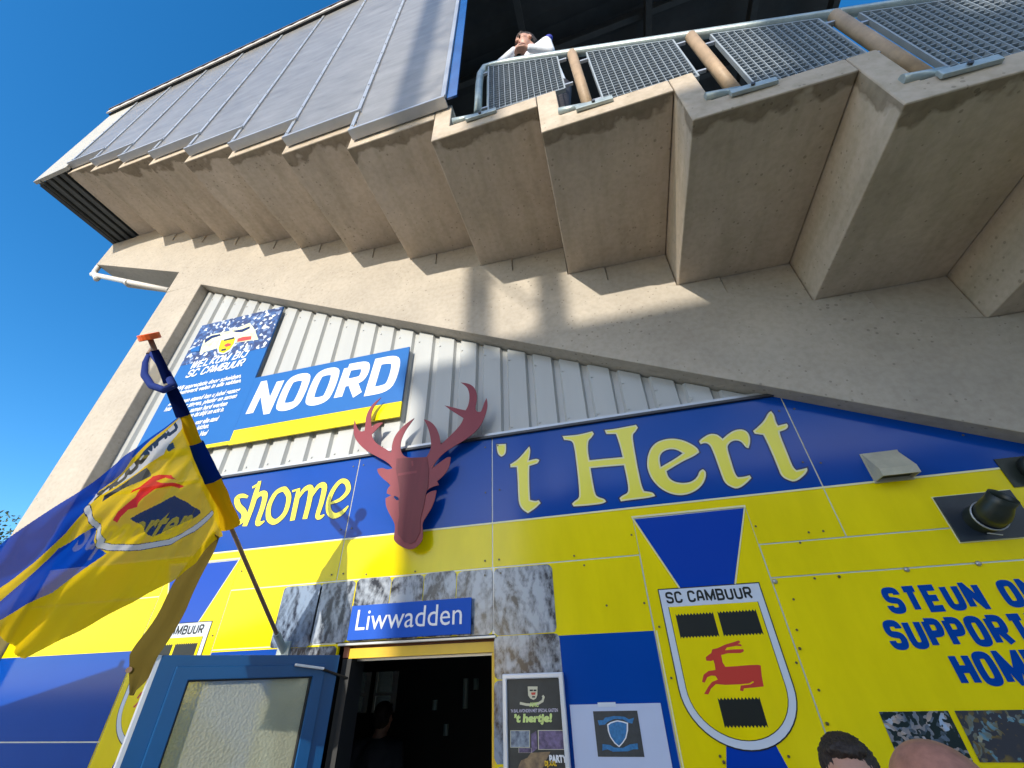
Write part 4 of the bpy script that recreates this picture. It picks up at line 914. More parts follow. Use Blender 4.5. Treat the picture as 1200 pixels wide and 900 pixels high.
ftext('AMC', 280, 340, 362, .022, Yp-.003, lime, po, offset=.004)
ftext('\u2019N BAL AVONDEN MET SPECIAL GASTEN', 108, 392, 540, .016, Yp-.003, mat('lilac_print', (.55, .5, .62), .5), po, offset=.002)
ftext("\u2019t hertje!", 140, 508, 492, .052, Yp-.003, lime, po, offset=.006, shear=.1)
photo1 = mat('photo_print_a', (.35, .42, .5), .4, noise_amt=.9, nscale=30, mix2=(.03, .04, .09)); photo2 = mat('photo_print_b', (.22, .16, .32), .4, noise_amt=.9, nscale=28, mix2=(.015, .012, .03)); photo3 = mat('photo_print_c', (.42, .28, .14), .4, noise_amt=.9, nscale=14, mix2=(.05, .03, .03))
for pg, m_ in (([(102, 555), (282, 555), (282, 712), (102, 712)], photo1), ([(354, 552), (600, 552), (612, 732), (358, 732)], photo2), ([(178, 715), (300, 715), (300, 760), (178, 760)], photo2)):
    art('photo_border', pg, cream, po, 1)
    cx_ = sum(p[0] for p in pg)/4; cy_ = sum(p[1] for p in pg)/4
    art('photo_print', [(cx_+(p[0]-cx_)*.94, cy_+(p[1]-cy_)*.94) for p in pg], m_, po, 2)
art('photo_print', [(290, 590), (340, 560), (350, 720), (300, 760)], photo2, po, 1)
art('photo_print', [(175, 890), (200, 830), (260, 805), (290, 760), (470, 750), (430, 830), (400, 900), (380, 960), (170, 960)], photo3, po, 1)
ftext('PARTY', 462, 850, 625, .032, Yp-.003, M['white'], po, offset=.006); ftext('DJ XXL', 420, 895, 530, .028, Yp-.003, M['yframe'], po, offset=.006)

pn = thing('paper_notice', 'white paper notice with a blue shield emblem on the blue panel', 'notice', (-.2, 2.99, 1.5))
x0, x1, zt_ = -.447, .056, -.160+E; zb_ = zt_-.36
b = MB(); b.box(x0, x1, 2.991, 2.9955, zb_, zt_); b.build('paper_sheet', M['paper'], pn)
b = MB(); b.box(x0+.16, x0+.26, 2.989, 2.9905, zt_-.012, zt_+.008); b.build('tape', M['crestwhite'], pn)
x2, x3, z3, z2 = -.318, -.075, -.191+E, -.383+E
b = MB(); b.box(x2, x3, 2.9895, 2.9905, z2, z3); b.build('dark_square', mat('emblem_ground', (.05, .055, .06), .5, noise_amt=.4, nscale=30), pn)
cB = crop(560, 740, .2)
def pz(pts): return xz(cB(pts, 2.989))
emb = mat('emblem_blue', (.04, .22, .50), .4, noise_amt=.45, nscale=60)
SHD = [(757, 545), (775, 532), (800, 524), (818, 520), (850, 526), (880, 535), (880, 580), (870, 625), (850, 655), (828, 678), (800, 655), (775, 620), (762, 585)]
c_ = (820, 595)
plate('shield', pz(SHD), 2.9885, 2.99, M['white'], pn, sides=False); plate('shield_field', pz([(c_[0]+(x-c_[0])*.87, c_[1]+(y-c_[1])*.9) for x, y in SHD]), 2.9878, 2.99, emb, pn, sides=False)
plate('ribbon', pz([(702, 520), (735, 520), (745, 505), (800, 495), (860, 500), (885, 515), (915, 505), (905, 540), (885, 535), (850, 515), (800, 512), (760, 530), (745, 545), (710, 550)]), 2.9884, 2.99, emb, pn, sides=False)
plate('ribbon', pz([(730, 660), (775, 665), (800, 680), (850, 682), (890, 662), (935, 655), (940, 690), (910, 690), (880, 702), (790, 704), (760, 690), (730, 698)]), 2.9872, 2.99, emb, pn, sides=False)

def photo_mat(name, cols, seed):
    m = bpy.data.materials.new(name); m.use_nodes = True; nt = m.node_tree; b = nt.nodes['Principled BSDF']; nn = nt.nodes.new; L = nt.links; b.inputs['Roughness'].default_value = .3
    tc = nn('ShaderNodeTexCoord'); mp = nn('ShaderNodeMapping'); mp.inputs['Location'].default_value = (seed, 0, seed*.7); L.new(tc.outputs['Object'], mp.inputs[0])
    ns = nn('ShaderNodeTexNoise'); ns.inputs['Scale'].default_value = 9; ns.inputs['Detail'].default_value = 3; L.new(mp.outputs[0], ns.inputs['Vector'])
    mv = nn('ShaderNodeMix'); mv.data_type = 'RGBA'; mv.blend_type = 'LINEAR_LIGHT'; mv.inputs[0].default_value = .12; L.new(mp.outputs[0], mv.inputs[6]); L.new(ns.outputs['Color'], mv.inputs[7])
    v = nn('ShaderNodeTexVoronoi'); v.inputs['Scale'].default_value = 38; L.new(mv.outputs[2], v.inputs['Vector'])
    sp = nn('ShaderNodeSeparateColor'); L.new(v.outputs['Color'], sp.inputs[0])
    mu = nn('ShaderNodeMath'); mu.operation = 'MULTIPLY'; L.new(sp.outputs[0], mu.inputs[0]); L.new(ns.outputs[0], mu.inputs[1])
    r = nn('ShaderNodeValToRGB'); e = r.color_ramp.elements; e[0].position = .22; e[0].color = (*cols[1], 1); e[1].position = .58; e[1].color = (*cols[0], 1); q = e.new(.33); q.color = tuple(c*.35 for c in cols[0])+(1,)
    q2 = e.new(.48); q2.color = tuple(.6*c+.04 for c in cols[0][::-1])+(1,)
    L.new(mu.outputs[0], r.inputs[0]); L.new(r.outputs[0], b.inputs['Base Color']); return m
for i, (xa, xb, lbl, cols) in enumerate(((1.092, 1.385, 'dark crowd photo print on the yellow wall, left of the pair at bottom right', ((.35, .45, .6), (.01, .02, .02))), (1.412, 1.98, 'busy bar interior photo print on the yellow wall at the lower right edge', ((.45, .32, .10), (.04, .04, .05))))):
    m_ = photo_mat('photo_print_d%d' % i, cols, 7+i*3)
    b = MB(); b.box(xa, xb, 2.9955, 2.9985, -.397+E, -.212+E)
    tag(b.build('photo_print', m_), lbl, 'photo', 'photo prints on the yellow wall')

# ================================================================ FLAG AND POLE
PB = Vector((-2.467, 3.0, .175+E)); PT = Vector((-2.379, 1.2, 1.614+E)); pd = PT-PB
fpole = thing('flagpole', 'thin brown pole slanting out from the wall with an orange cap', 'flagpole', tuple(PB))
P_ = lambda t: PB+pd*t
b = MB(); b.tube([P_(.03), P_(1.0)], .0135, 12); b.build('pole', M['polewood'], fpole, smooth=True)
pn_ = pd.normalized()
b = MB(); b.tube([P_(1.0)-pn_*.02, P_(1.0)+pn_*.015], .052, 18); b.build('cap', M['orange'], fpole, bevel=.004)
b = MB(); b.tube([P_(.0), P_(.07)], .024, 12); b.box(PB.x-.05, PB.x+.05, 2.985, 2.9985, PB.z-.06, PB.z+.06); b.build('wall_holder', M['steel'], fpole)
def fabric(name, col, tr=.34):
    m = bpy.data.materials.new(name); m.use_nodes = True; nt = m.node_tree; nn = nt.nodes.new; L = nt.links; nt.nodes.clear()
    o = nn('ShaderNodeOutputMaterial'); d = nn('ShaderNodeBsdfDiffuse'); t = nn('ShaderNodeBsdfTranslucent'); tp = nn('ShaderNodeBsdfTransparent')
    d.inputs[0].default_value = (*col, 1); t.inputs[0].default_value = (*col, 1); a = nn('ShaderNodeMixShader'); a.inputs[0].default_value = .45; c = nn('ShaderNodeMixShader'); c.inputs[0].default_value = tr
    L.new(d.outputs[0], a.inputs[1]); L.new(t.outputs[0], a.inputs[2]); L.new(a.outputs[0], c.inputs[1]); L.new(tp.outputs[0], c.inputs[2]); L.new(c.outputs[0], o.inputs[0]); return m
FY, FB, FWt, FK, FR = fabric('flag_yellow', (.80, .54, .01), .035), fabric('flag_blue', (.003, .055, .42), .055), fabric('flag_white', (.60, .60, .64), .02), fabric('flag_black', (.03, .03, .03), .09), fabric('flag_red', (.75, .04, .02), .03)
FY_SHADED = fabric('flag_yellow_shaded', (.115, .088, .022), 0)  # yellow tail cloth, its shade mixed into the colour
Bp = P_(.545); Cp = at(42, 771, 1.45)
nrm = pd.cross(Cp-Bp).normalized()
if nrm.x < 0: nrm = -nrm
e1 = pd.normalized(); e2 = (Cp-Bp); e2 = (e2-e1*e2.dot(e1)).normalized()
O_ = P_(.5)
def onplane(px, py):
    o = Vector((0, 0, EYE)); d = at(px, py, 1.0)-o; t = (O_-o).dot(nrm)/d.dot(nrm); p = o+d*t-O_; return (p.dot(e1), p.dot(e2))
def pip(x, y, P):
    c = False; j = len(P)-1
    for i in range(len(P)):
        if (P[i][1] > y) != (P[j][1] > y) and x < (P[j][0]-P[i][0])*(y-P[i][1])/(P[j][1]-P[i][1])+P[i][0]: c = not c
        j = i
    return c
k1 = lambda pts: [onplane(80+x*.2222, 460+y*.2222) for x, y in pts]      # traced on the close-up of the flag
k2 = lambda pts: [onplane(x*.2557, 560+y*.2557) for x, y in pts]
OUTL = [onplane(*p) for p in [(211, 487), (120, 548), (0, 633), (-60, 680), (-95, 715), (-60, 745), (-20, 748), (0, 740), (15, 752), (42, 771), (100, 736), (160, 697), (220, 660), (250, 634), (262, 628), (240, 560), (225, 520)]]
REG = [(FWt, k1([(590, 128), (602, 190), (522, 322), (330, 435), (142, 547), (112, 592), (80, 546), (300, 380), (450, 260)])),
       (FK, k1([(175, 545), (250, 500), (330, 445), (425, 395), (440, 440), (385, 470), (310, 505), (190, 575)])),
       (FK, k1([(370, 660), (480, 600), (590, 540), (662, 640), (560, 700), (455, 760)])),
       (FK, k1([(535, 280), (570, 260), (575, 290), (545, 310)]))]
SERR = []
shw = k1([(105, 610), (150, 680), (190, 730), (212, 775), (200, 800), (260, 812), (400, 813), (520, 790), (640, 725), (735, 640)])
B1 = [onplane(*p) for p in [(211, 480), (212, 487), (150, 535), (100, 578), (103, 598), (75, 625), (30, 660), (0, 680), (-60, 720), (-110, 720), (-60, 670), (0, 628)]]
B2 = k2([(440, 225), (232, 330), (120, 440), (0, 560), (-100, 640), (-100, 700), (0, 668), (62, 640), (300, 520), (380, 455), (530, 342), (480, 318)])
STAG = k1([(292, 665), (330, 620), (370, 590), (430, 540), (440, 500), (370, 525), (372, 510), (425, 490), (460, 440), (500, 430), (570, 432), (595, 455), (540, 445), (500, 462), (530, 470), (580, 470), (632, 492), (610, 502), (570, 488), (520, 500), (490, 530), (440, 575), (430, 595), (380, 610), (330, 650), (305, 680)])
xs = [p[0] for p in OUTL]; ys = [p[1] for p in OUTL]; x0, x1, y0, y1 = min(xs), max(xs), min(ys), max(ys)
NX, NY = 420, 420
def seg(x, y, L_, w_):
    best = 9
    for i in range(len(L_)-1):
        a, c = L_[i], L_[i+1]; dx, dy = c[0]-a[0], c[1]-a[1]; t = max(0, min(1, ((x-a[0])*dx+(y-a[1])*dy)/(dx*dx+dy*dy))); d = math.hypot(x-a[0]-t*dx, y-a[1]-t*dy)
        if d < best: best = d
    return best
def fold(s, t):
    u = max(0, t)
    return (.06*min(1, u*3))*math.sin(9.0*s+3.2*t+.6)+.026*min(1, u*4)*math.sin(21*s-7*t)+.009*math.sin(41*s+9*t)*min(1, u*3)+.006*math.sin(70*s+25*t)*min(1, u*4)+min(1, u*5)*(.016*noise.noise(Vector((s*7, t*4, 3)))+.005*noise.noise(Vector((s*28+t*9, t*11, 7))))
grid = {}; vs = []; fs = []; mi = []
def gv(i, j):
    if (i, j) not in grid:
        s = x0+(x1-x0)*i/NX; t = y0+(y1-y0)*j/NY
        grid[(i, j)] = len(vs); vs.append(O_+e1*s+e2*t+nrm*fold(s, t))
    return grid[(i, j)]
mats = [FY, FB, FWt, FK, FR]
# mirrored CAMBUUR letters run along the white band: strokes placed in band coordinates
bandA = Vector(k1([(575, 178)])[0]); bandB = Vector(k1([(118, 560)])[0])
bu = (bandB-bandA); blen = bu.length; bu.normalize(); bv = Vector((-bu.y, bu.x))
chk = Vector(k1([(590, 128)])[0])-Vector(k1([(600, 190)])[0])
if bv.dot(chk) < 0: bv = -bv
LET = []; cx = .02*blen; cw = blen*.112
for ch in 'CAMBUUR':
    for st in GLY[ch]:
        LET.append([(bandA+bu*(cx+cw*gx)+bv*((-.009+.055*gz)*(1.0))) for gx, gz in st])
    cx += cw*1.28
LET = [[(p.x, p.y) for p in L_] for L_ in LET]
inB = k1([(588, 140), (600, 188), (522, 318), (330, 430), (142, 540), (120, 575), (92, 548), (300, 386), (450, 266)])
for i in range(NX):
    for j in range(NY):
        s = x0+(x1-x0)*(i+.5)/NX; t = y0+(y1-y0)*(j+.5)/NY
        if not pip(s, t, OUTL): continue
        m_ = 0
        if pip(s, t, B1) or pip(s, t, B2): m_ = 1
        if pip(s, t, REG[0][1]):
            m_ = 2
            for L_ in LET:
                if abs(s-L_[0][0]) < .12 and abs(t-L_[0][1]) < .12 and seg(s, t, L_, 0) < .0105: m_ = 3; break
        elif pip(s, t, STAG): m_ = 4
        elif any(pip(s, t, q[1]) for q in REG[1:]): m_ = 3
        else:
            d = seg(s, t, shw, 0)
            if d < .013: m_ = 2
            elif d < .0165: m_ = 3
        fs.append((gv(i, j), gv(i+1, j), gv(i+1, j+1), gv(i, j+1))); mi.append(m_)
fl_ = thing('flag', 'blue and yellow supporters flag with a mirrored crest, hanging from the slanting pole', 'flag', tuple(P_(.7)))
o = obj('cloth', vs, fs, mats, fl_, mi, smooth=True)
# sleeve rolled round the pole in blue / yellow bands
def cloth_tube(t0, t1, r0, r1, seed):
    b = MB(); n = 26; k = 20; rings = []
    ax = pd.normalized(); u = ax.cross(Vector((0, 0, 1))).normalized(); w_ = ax.cross(u)
    for i in range(n+1):
        t = t0+(t1-t0)*i/n; c = P_(t)
        for q in range(k):
            a = 2*math.pi*q/k; r = (r0+(r1-r0)*i/n)*(1+.22*noise.noise(Vector((math.cos(a)*1.5, math.sin(a)*1.5, t*14+seed))))
            rings.append(c+(u*math.cos(a)*1.0+w_*math.sin(a)*.8)*r)
    b.add(rings, [(i*k+q, i*k+(q+1) % k, (i+1)*k+(q+1) % k, (i+1)*k+q) for i in range(n) for q in range(k)]); return b
FBs, FYs, FNv = fabric('sleeve_blue', (.004, .035, .26), 0), fabric('sleeve_yellow', (.78, .50, .01), 0), fabric('sleeve_navy', (.006, .014, .09), 0)
for t0, t1, r0, r1, m_ in ((.455, .60, .062, .060, FYs), (.60, .712, .058, .046, FBs), (.712, .790, .043, .036, FYs), (.790, .965, .040, .020, FNv)):
    cloth_tube(t0, t1, r0, r1, t0*9).build('sleeve', m_, fl_, smooth=True)
# crumpled loop of cloth tied near the tip
b = MB(); cc = [at(x, y, 1.40) for x, y in [(176, 413), (171, 425), (170, 440), (178, 452), (192, 457), (203, 452), (196, 438), (186, 425)]]
b.tube(cc+[cc[0]], .016, 10, r_list=[.014, .018, .022, .02, .02, .022, .02, .016, .014]); b.build('tied_loop', fabric('loop_cloth', (.05, .08, .30), 0), fl_, smooth=True)
b = MB(); cc = [at(x, y, 1.40) for x, y in [(177, 414), (187, 428), (197, 442), (204, 453), (190, 455), (178, 448), (172, 432)]]
b.add(cc, [tuple(range(len(cc)))]); b.build('tied_loop', fabric('loop_film', (.50, .46, .38), .45), fl_)
b = MB(); b.tube([at(174, 415, 1.39), at(178, 409, 1.40)], .013, 8); b.build('knot', M['polewood'], fl_)
# folded tail hanging down from the lower end of the sleeve, shade painted in as dark olive
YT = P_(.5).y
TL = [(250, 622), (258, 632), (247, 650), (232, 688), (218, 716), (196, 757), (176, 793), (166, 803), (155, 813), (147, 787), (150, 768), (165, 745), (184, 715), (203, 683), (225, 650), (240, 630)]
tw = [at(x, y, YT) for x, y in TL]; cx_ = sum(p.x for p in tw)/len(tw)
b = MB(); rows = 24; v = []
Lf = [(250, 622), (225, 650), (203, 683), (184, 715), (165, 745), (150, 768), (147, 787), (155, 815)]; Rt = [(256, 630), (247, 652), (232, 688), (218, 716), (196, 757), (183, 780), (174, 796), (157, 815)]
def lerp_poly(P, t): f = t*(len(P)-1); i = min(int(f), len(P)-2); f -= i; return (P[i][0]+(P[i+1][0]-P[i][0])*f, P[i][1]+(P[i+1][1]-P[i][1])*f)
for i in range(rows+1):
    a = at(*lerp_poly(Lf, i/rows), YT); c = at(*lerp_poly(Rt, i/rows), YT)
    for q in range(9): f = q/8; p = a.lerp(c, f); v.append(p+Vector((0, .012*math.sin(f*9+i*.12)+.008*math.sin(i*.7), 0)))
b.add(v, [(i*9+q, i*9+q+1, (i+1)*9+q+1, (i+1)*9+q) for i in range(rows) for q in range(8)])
tail = thing('hanging_tail', 'folded strip of yellow cloth with painted shade, hanging from the flag sleeve down to the door', 'cloth', tuple(at(240, 640, YT)))
b.build('strip', FY_SHADED, tail, smooth=True)
b = MB(); b.tube([at(151, 785, YT-.015), at(151, 785, YT-.022)], .014, 14); b.build('grommet', M['polewood'], tail)

# ================================================================ PEOPLE
SPH = []
for us, vs_ in ((12, 8), (20, 14)):
    b_ = bmesh.new(); bmesh.ops.create_uvsphere(b_, u_segments=us, v_segments=vs_, radius=1); b_.verts.ensure_lookup_table()
    SPH.append(([v.co.copy() for v in b_.verts], [tuple(v.index for v in f.verts) for f in b_.faces])); b_.free()
def remesh(parts, name, m, parent, vox=.012, smooth=4):
    """parts: list of (pts, radii) chains and ellipsoids -> one continuous skin"""
    V = []; Fc = []
    def ball(mt, hi):
        sv, sf = SPH[hi]; n0 = len(V); V.extend([mt @ q for q in sv]); Fc.extend([tuple(n0+k for k in f) for f in sf])
    for pr in parts:
        if pr[0] == 'e':
            _, c, r, *rot = pr; ball(Matrix.Translation(c) @ (rot[0] if rot else Matrix.Identity(4)) @ Matrix.Diagonal((*r, 1)), 1)
        else:
            _, pts, rad = pr
            for i in range(len(pts)-1):
                a, c = Vector(pts[i]), Vector(pts[i+1]); d = c-a; n = max(2, int(d.length/(min(rad[i], rad[i+1])*.45))+1)
                for k in range(n+1):
                    t = k/n; r = rad[i]+(rad[i+1]-rad[i])*t
                    ball(Matrix.Translation(a+d*t) @ Matrix.Diagonal((r, r, r, 1)), 0)
    me = bpy.data.meshes.new('tmp'); me.from_pydata(V, [], Fc); o = bpy.data.objects.new('tmp', me)
    r_ = o.modifiers.new('r', 'REMESH'); r_.mode = 'VOXEL'; r_.voxel_size = vox; s_ = o.modifiers.new('s', 'SMOOTH'); s_.iterations = smooth; s_.factor = .5
    me2 = evaluated(o); bpy.data.meshes.remove(me)
    me2.name = name; me2.materials.clear(); me2.materials.append(m); me2.shade_smooth(); me2.transform(Matrix.Translation(-Vector((parent if parent.type == 'EMPTY' else parent.parent).location)))
    q = bpy.data.objects.new(name, me2); COL.objects.link(q); q.parent = parent; return q
def head_parts(c, F, s=1.):       # c centre of the cranium, F = 3x3 frame columns (right, forward, up)
    g = lambda x, y, z: Vector(c)+F@Vector((x*s, y*s, z*s)); Rm = F.to_4x4()
    P = [('e', g(0, -.012, .02), (.076*s, .094*s, .088*s), Rm), ('e', g(0, .030, -.045), (.058*s, .058*s, .075*s), Rm), ('e', g(0, .062, -.100), (.030*s, .022*s, .020*s), Rm),
         ('e', g(0, .068, .035), (.050*s, .022*s, .026*s), Rm), ('c', [g(0, .086, .012), g(0, .103, -.024)], [.009*s, .014*s]), ('e', g(.012, .095, -.030), (.009*s, .010*s, .007*s), Rm), ('e', g(-.012, .095, -.030), (.009*s, .010*s, .007*s), Rm),
         ('e', g(.040, .050, -.018), (.026*s, .028*s, .022*s), Rm), ('e', g(-.040, .050, -.018), (.026*s, .028*s, .022*s), Rm), ('e', g(0, .078, -.062), (.026*s, .014*s, .012*s), Rm),
         ('e', g(.078, -.004, -.018), (.008*s, .018*s, .032*s), Rm), ('e', g(-.078, -.004, -.018), (.008*s, .018*s, .032*s), Rm),
         ('c', [g(0, -.020, -.06), g(0, -.030, -.16)], [.055*s, .058*s])]
    return P, g
def face_bits(g, F, parent, s=1.):
    Rm = F.to_4x4()
    for sx in (-1, 1):
        remesh([('e', g(sx*.031, .080, .002), (.014*s, .008*s, .008*s), Rm)], 'eye', M['eye'], parent, .003, 1)
        remesh([('c', [g(sx*.016, .090, .024), g(sx*.034, .088, .028), g(sx*.050, .074, .022)], [.004, .0045, .003])], 'eyebrow', M['hair'], parent, .003, 1)
    remesh([('e', g(0, .090, -.064), (.022*s, .006*s, .007*s), Rm)], 'lips', M['lip'], parent, .003, 1)
def frame(fwd, up=(0, 0, 1)):
    f = Vector(fwd).normalized(); r = f.cross(Vector(up)).normalized(); u = r.cross(f); return Matrix((r, f, u)).transposed()
def hand(wrist, dirv, palm_n, curl=.6, side=1):
    d = Vector(dirv).normalized(); n = Vector(palm_n); n = (n-d*n.dot(d)).normalized(); x = d.cross(n)*side; w = Vector(wrist)
    P = [('c', [w, w+d*.03], [.026, .028]), ('c', [w+d*.03+x*.022, w+d*.085+x*.028], [.017, .013]), ('c', [w+d*.03, w+d*.09], [.019, .014]), ('c', [w+d*.03-x*.022, w+d*.083-x*.028], [.017, .012])]
    for i, (o, l) in enumerate(((.030, .066), (.010, .076), (-.010, .070), (-.029, .054))):
        b0 = w+d*.086+x*o; c1 = b0+(d*math.cos(curl*.5)+n*math.sin(curl*.5))*l*.45; c2_ = c1+(d*math.cos(curl*1.3)+n*math.sin(curl*1.3))*l*.32; c3_ = c2_+(d*math.cos(curl*2)+n*math.sin(curl*2))*l*.23
        P.append(('c', [b0, c1, c2_, c3_], [.0095, .0085, .0078, .0068]))
    t0 = w+d*.028+x*.026; P.append(('c', [t0, t0+(d*.6+x*.6+n*.3).normalized()*.035, t0+(d*.6+x*.6+n*.3).normalized()*.035+(d*.9+x*.1+n*.5).normalized()*.028], [.012, .010, .0085])); return P
def person(label, foot, headc, fwd, hf, shirt, hair=True, skin=None, arms=None, lean=None, s=1., shd=0.):
    t = thing('person', label, 'person', foot); skin = skin or M['skin']; f0 = Vector(foot); hc = Vector(headc); F = frame(hf); B = frame((fwd[0], fwd[1], 0)); r, f, u = [B.col[i] for i in range(3)]
    neck = hc+F@Vector((0, -.03, -.13)); pel = Vector(((f0.x+hc.x)/2, (f0.y+hc.y)/2, 0)); pel.z = f0.z+(hc.z-f0.z)*.555
    if lean is not None: pel = Vector(lean)
    ch = pel.lerp(neck, .62)-f*.02
    sh = [neck+u*(-.085-shd)+r*sx*.185-f*.01 for sx in (-1, 1)]
    P, g = head_parts(hc, F, s)
    hip = [pel+r*sx*.095-u*.03 for sx in (-1, 1)]; ft = [f0+r*sx*.11 for sx in (-1, 1)]; kn = [hip[i].lerp(ft[i], .5)+f*.03+u*.02 for i in (0, 1)]; an = [ft[i]+u*.08-f*.03 for i in (0, 1)]
    arms = arms or [([sh[i]-u*.30+r*(-1, 1)[i]*.05, sh[i]-u*.55+f*.06+r*(-1, 1)[i]*.04], (-u+f*.2), (f*0-r*(-1, 1)[i])) for i in (0, 1)]
    body = P+[('c', [neck, ch, pel], [.062, .13, .12]), ('c', [ch+r*.08, pel+r*.06], [.10, .10]), ('c', [ch-r*.08, pel-r*.06], [.10, .10]), ('c', [sh[0], neck-u*.05, sh[1]], [.052, .062, .052])]
    for i in (0, 1):
        body += [('c', [hip[i], kn[i], an[i]], [.088, .055, .040]), ('c', [an[i]-u*.04, ft[i]+f*.13+u*.03], [.038, .030]), ('c', [sh[i], arms[i][0][0], arms[i][0][1]], [.048, .038, .026])]
        body += hand(arms[i][0][1], arms[i][1], arms[i][2], .7, (-1, 1)[i])
    bd = remesh(body, 'body', skin, t, .0085, 3)
    top_ = [('c', [ch+u*.08, pel], [.148, .138]), ('c', [ch+r*.08+u*.03, pel+r*.06-u*.03], [.118, .115]), ('c', [ch-r*.08+u*.03, pel-r*.06-u*.03], [.118, .115]), ('c', [sh[0], neck-u*(.07+shd*.7), sh[1]], [.068, .078, .068])]
    for i in (0, 1): top_.append(('c', [sh[i], arms[i][0][0], arms[i][0][0].lerp(arms[i][0][1], .88)], [.066, .052, .040]))
    remesh(top_, 'jacket', shirt, t, .013, 4)
    tr = [('c', [pel+r*.04, pel-r*.04], [.125, .125])]
    for i in (0, 1): tr.append(('c', [hip[i], kn[i], an[i]], [.105, .075, .062]))
    remesh(tr, 'trousers', M['trousers'], t, .014, 4)
    for i in (0, 1): remesh([('c', [an[i]-u*.03, ft[i]+f*.14+u*.04], [.052, .040])], 'shoe', M['gasket'], t, .01, 3)
    face_bits(g, F, bd, s)
    if hair:
        Rm = F.to_4x4(); ho = remesh([('e', g(0, -.026, .036), (.083*s, .094*s, .090*s), Rm), ('e', g(0, -.050, -.01), (.079*s, .070*s, .080*s), Rm), ('e', g(0, .030, .088), (.058*s, .040*s, .026*s), Rm)], 'hair', M['hair'], bd, .005, 1)
        for v in ho.data.vertices: v.co += v.normal*(.004*noise.noise(v.co*90)+.005*noise.noise(Vector((v.co.x*260, v.co.y*260, v.co.z*90))))
    return t, g, dict(r=r, f=f, u=u, sh=sh, neck=neck)
# man leaning on the rail, hand at his mouth
hc = at(616, 52, 1.66); ft0 = Vector((.04, 2.0, RID[-1][1]+TH))
hc = Vector((hc.x, 1.66, hc.z))
hw = hc+Vector((-.10, -.06, -.24))
arms_ = [([hc+Vector((.24, -.02, -.50)), hc+Vector((.02, -.10, -.46))], Vector((-1, -.1, .1)), Vector((0, .3, -1))), ([hc+Vector((-.36, .0, -.42)), hw], Vector((.50, .10, .8)), Vector((.6, .5, -.3)))]
mt_, mg_, mi_ = person('man in a white jacket leaning on the terrace railing, hand at his mouth', tuple(ft0), hc, (-.5, -.9), (-.75, -.62, -.25), M['jacket'], arms=arms_, lean=(.10, 1.93, ft0.z+1.02), s=1.22, shd=.13)
remesh([('e', mi_['sh'][0]+Vector((.035, -.03, .035)), (.045, .035, .045))], 'shoulder_patch', M['bluecloth'], mt_, .008, 2)
# dark haired head at the bottom right, facing the camera side
ph = at(985, 868, 2.02); person('dark haired person whose forehead shows at the bottom right edge', (ph.x, 2.10, 0), Vector((ph.x, 2.02, ph.z-.105)), (-.2, -1), (-.25, -1, -.05), M['darkcloth'])
ph = at(1063, 866, 1.12); person('bald person whose reddish scalp shows lowest at the bottom right', (ph.x+.03, 1.20, 0), Vector((ph.x+.02, 1.12, ph.z-.108)), (.2, 1), (.25, 1, -.02), M['bluecloth'], hair=False, skin=M['skin_red'], s=1.02)
ph = at(452, 822, 4.6); person('dark figure standing inside the doorway in front of a window', (ph.x, 4.6, 0), Vector((ph.x, 4.6, ph.z-.12)), (0, 1), (0, 1, -.05), M['darkcloth'])

# ================================================================ SURROUNDINGS BEHIND AND BESIDE
def tree(name, label, loc, h, r, seed, n=2600, leaf=.28):
    rnd = random.Random(seed); t = thing(name, label, 'tree', loc); L0 = Vector(loc); b = MB(); b.tube([L0, L0+Vector((.1, .1, h*.35)), L0+Vector((-.1, .2, h*.6))], .3, 10, r_list=[h*.03, h*.022, h*.012])
    cl = []
    for i in range(22):
        a = rnd.uniform(0, 6.28); rr = r*rnd.uniform(.2, .85); c = L0+Vector((math.cos(a)*rr, math.sin(a)*rr, h*rnd.uniform(.42, .92))); cl.append((c, r*rnd.uniform(.22, .42)))
        b.tube([L0+Vector((0, 0, h*.35)), L0.lerp(c, .6)+Vector((0, 0, h*.1)), c], .05, 5, r_list=[h*.012, h*.007, .02])
    b.build('trunk', M['bark'], t); b = MB()
    for i in range(n):
        c, q = rnd.choice(cl); d = Vector((rnd.gauss(0, 1), rnd.gauss(0, 1), rnd.gauss(0, 1))).normalized()*q*rnd.uniform(.55, 1.1); p = c+d; u = Vector((rnd.gauss(0, 1), rnd.gauss(0, 1), rnd.gauss(0, 1))).normalized(); w_ = u.orthogonal().normalized()*leaf*rnd.uniform(.5, 1); u = u*leaf*rnd.uniform(.5, 1)
        b.add([p-u*.5, p+w_*.3, p+u*.5, p-w_*.3], [(0, 1, 2, 3)])
    b.build('crown', M['leaf'], t); return t
tree('tree', 'green tree whose top shows at the left edge beside the concrete column', (-39.5, 17, 0), 11.6, 4.0, 3)
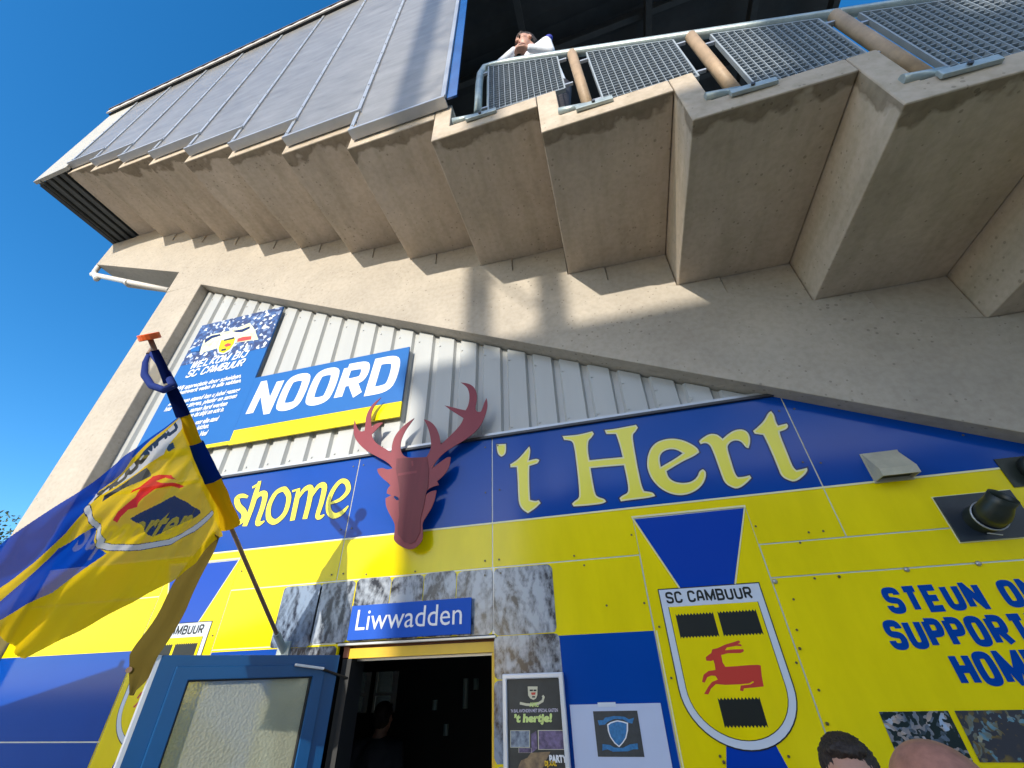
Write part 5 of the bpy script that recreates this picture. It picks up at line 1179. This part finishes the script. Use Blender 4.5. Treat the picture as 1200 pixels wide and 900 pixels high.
def block(name, label, x0, x1, y0, y1, h, nx, nz, chim=None):
    t = thing(name, label, 'building', ((x0+x1)/2, (y0+y1)/2, 0)); b = MB(); b.box(x0, x1, y0, y1, 0, h); b.build('wall', M['brick'], t); b = MB(); b.box(x0-.15, x1+.15, y0-.15, y1+.15, h+.001, h+.18); b.build('roof', M['roofdark'], t)
    for i in range(nx):
        for j in range(nz):
            xa = x0+(x1-x0)*(i+.25)/nx; xb = x0+(x1-x0)*(i+.75)/nx; za = 1+(h-1.5)*j/nz+.3; b = MB(); b.box(xa, xb, y1+.002, y1+.03, za, za+1.4); b.build('window', M['window'], t)
    if chim: b = MB(); b.box(*chim); b.build('rooftop_unit', M['brick'], t)
    return t
block('office_building', 'brick building standing behind the camera that shades the clubhouse', -5.42, -2.6, -26, -17, 9.95, 2, 3)
block('office_building', 'long brick building behind the camera to the right with a rooftop unit', -2.59, 18, -26, -17.5, 10.35, 9, 3, (-1.95, -1.2, -19, -17.6, 10.55, 11.9))
# lattice floodlight mast
ms = thing('floodlight_mast', 'tall lattice floodlight mast standing behind the camera', 'floodlight mast', (-4.15, -16, 0))
lg = [(-4.58, -15.6), (-3.82, -15.6), (-4.58, -16.4), (-3.82, -16.4)]; b = MB()
for x, y in lg: b.beam((x, y, 0), (x, y, 30), .12, .12)
b.build('mast_leg', M['steel'], ms); b = MB(); z = 0; k = 0
while z < 29:
    for (i, j) in ((0, 1), (2, 3), (0, 2), (1, 3)):
        a, c = (lg[i], lg[j]) if k % 2 else (lg[j], lg[i]); b.beam((a[0], a[1], z), (c[0], c[1], z+1.0), .028, .028)
    z += 1.0; k += 1
b.build('mast_brace', M['steel'], ms); b = MB(); b.box(-6, -2.3, -16.3, -15.7, 29.4, 31.5); b.build('lamp_rack', M['darkbeam'], ms)
# parasol added out of view to cast shade on the lower left wall
pr = thing('parasol', 'pale parasol added out of view on the left to shade the wall', 'parasol', (-4.35, .75, 0)); b = MB(); b.tube([(-4.35, .75, 0), (-4.35, .75, 2.75)], .025, 10); b.build('pole', M['alu'], pr)
b = MB(); v = [(-4.35, .75, 2.72)]+[(-4.35+1.3*math.cos(a), .75+1.3*math.sin(a), 2.22) for a in [k*math.pi/4 for k in range(8)]]; b.add(v, [(0, 1+k, 1+(k+1) % 8) for k in range(8)]); b.build('canopy', M['parasol'], pr)
bpy.data.scenes.remove(EV)
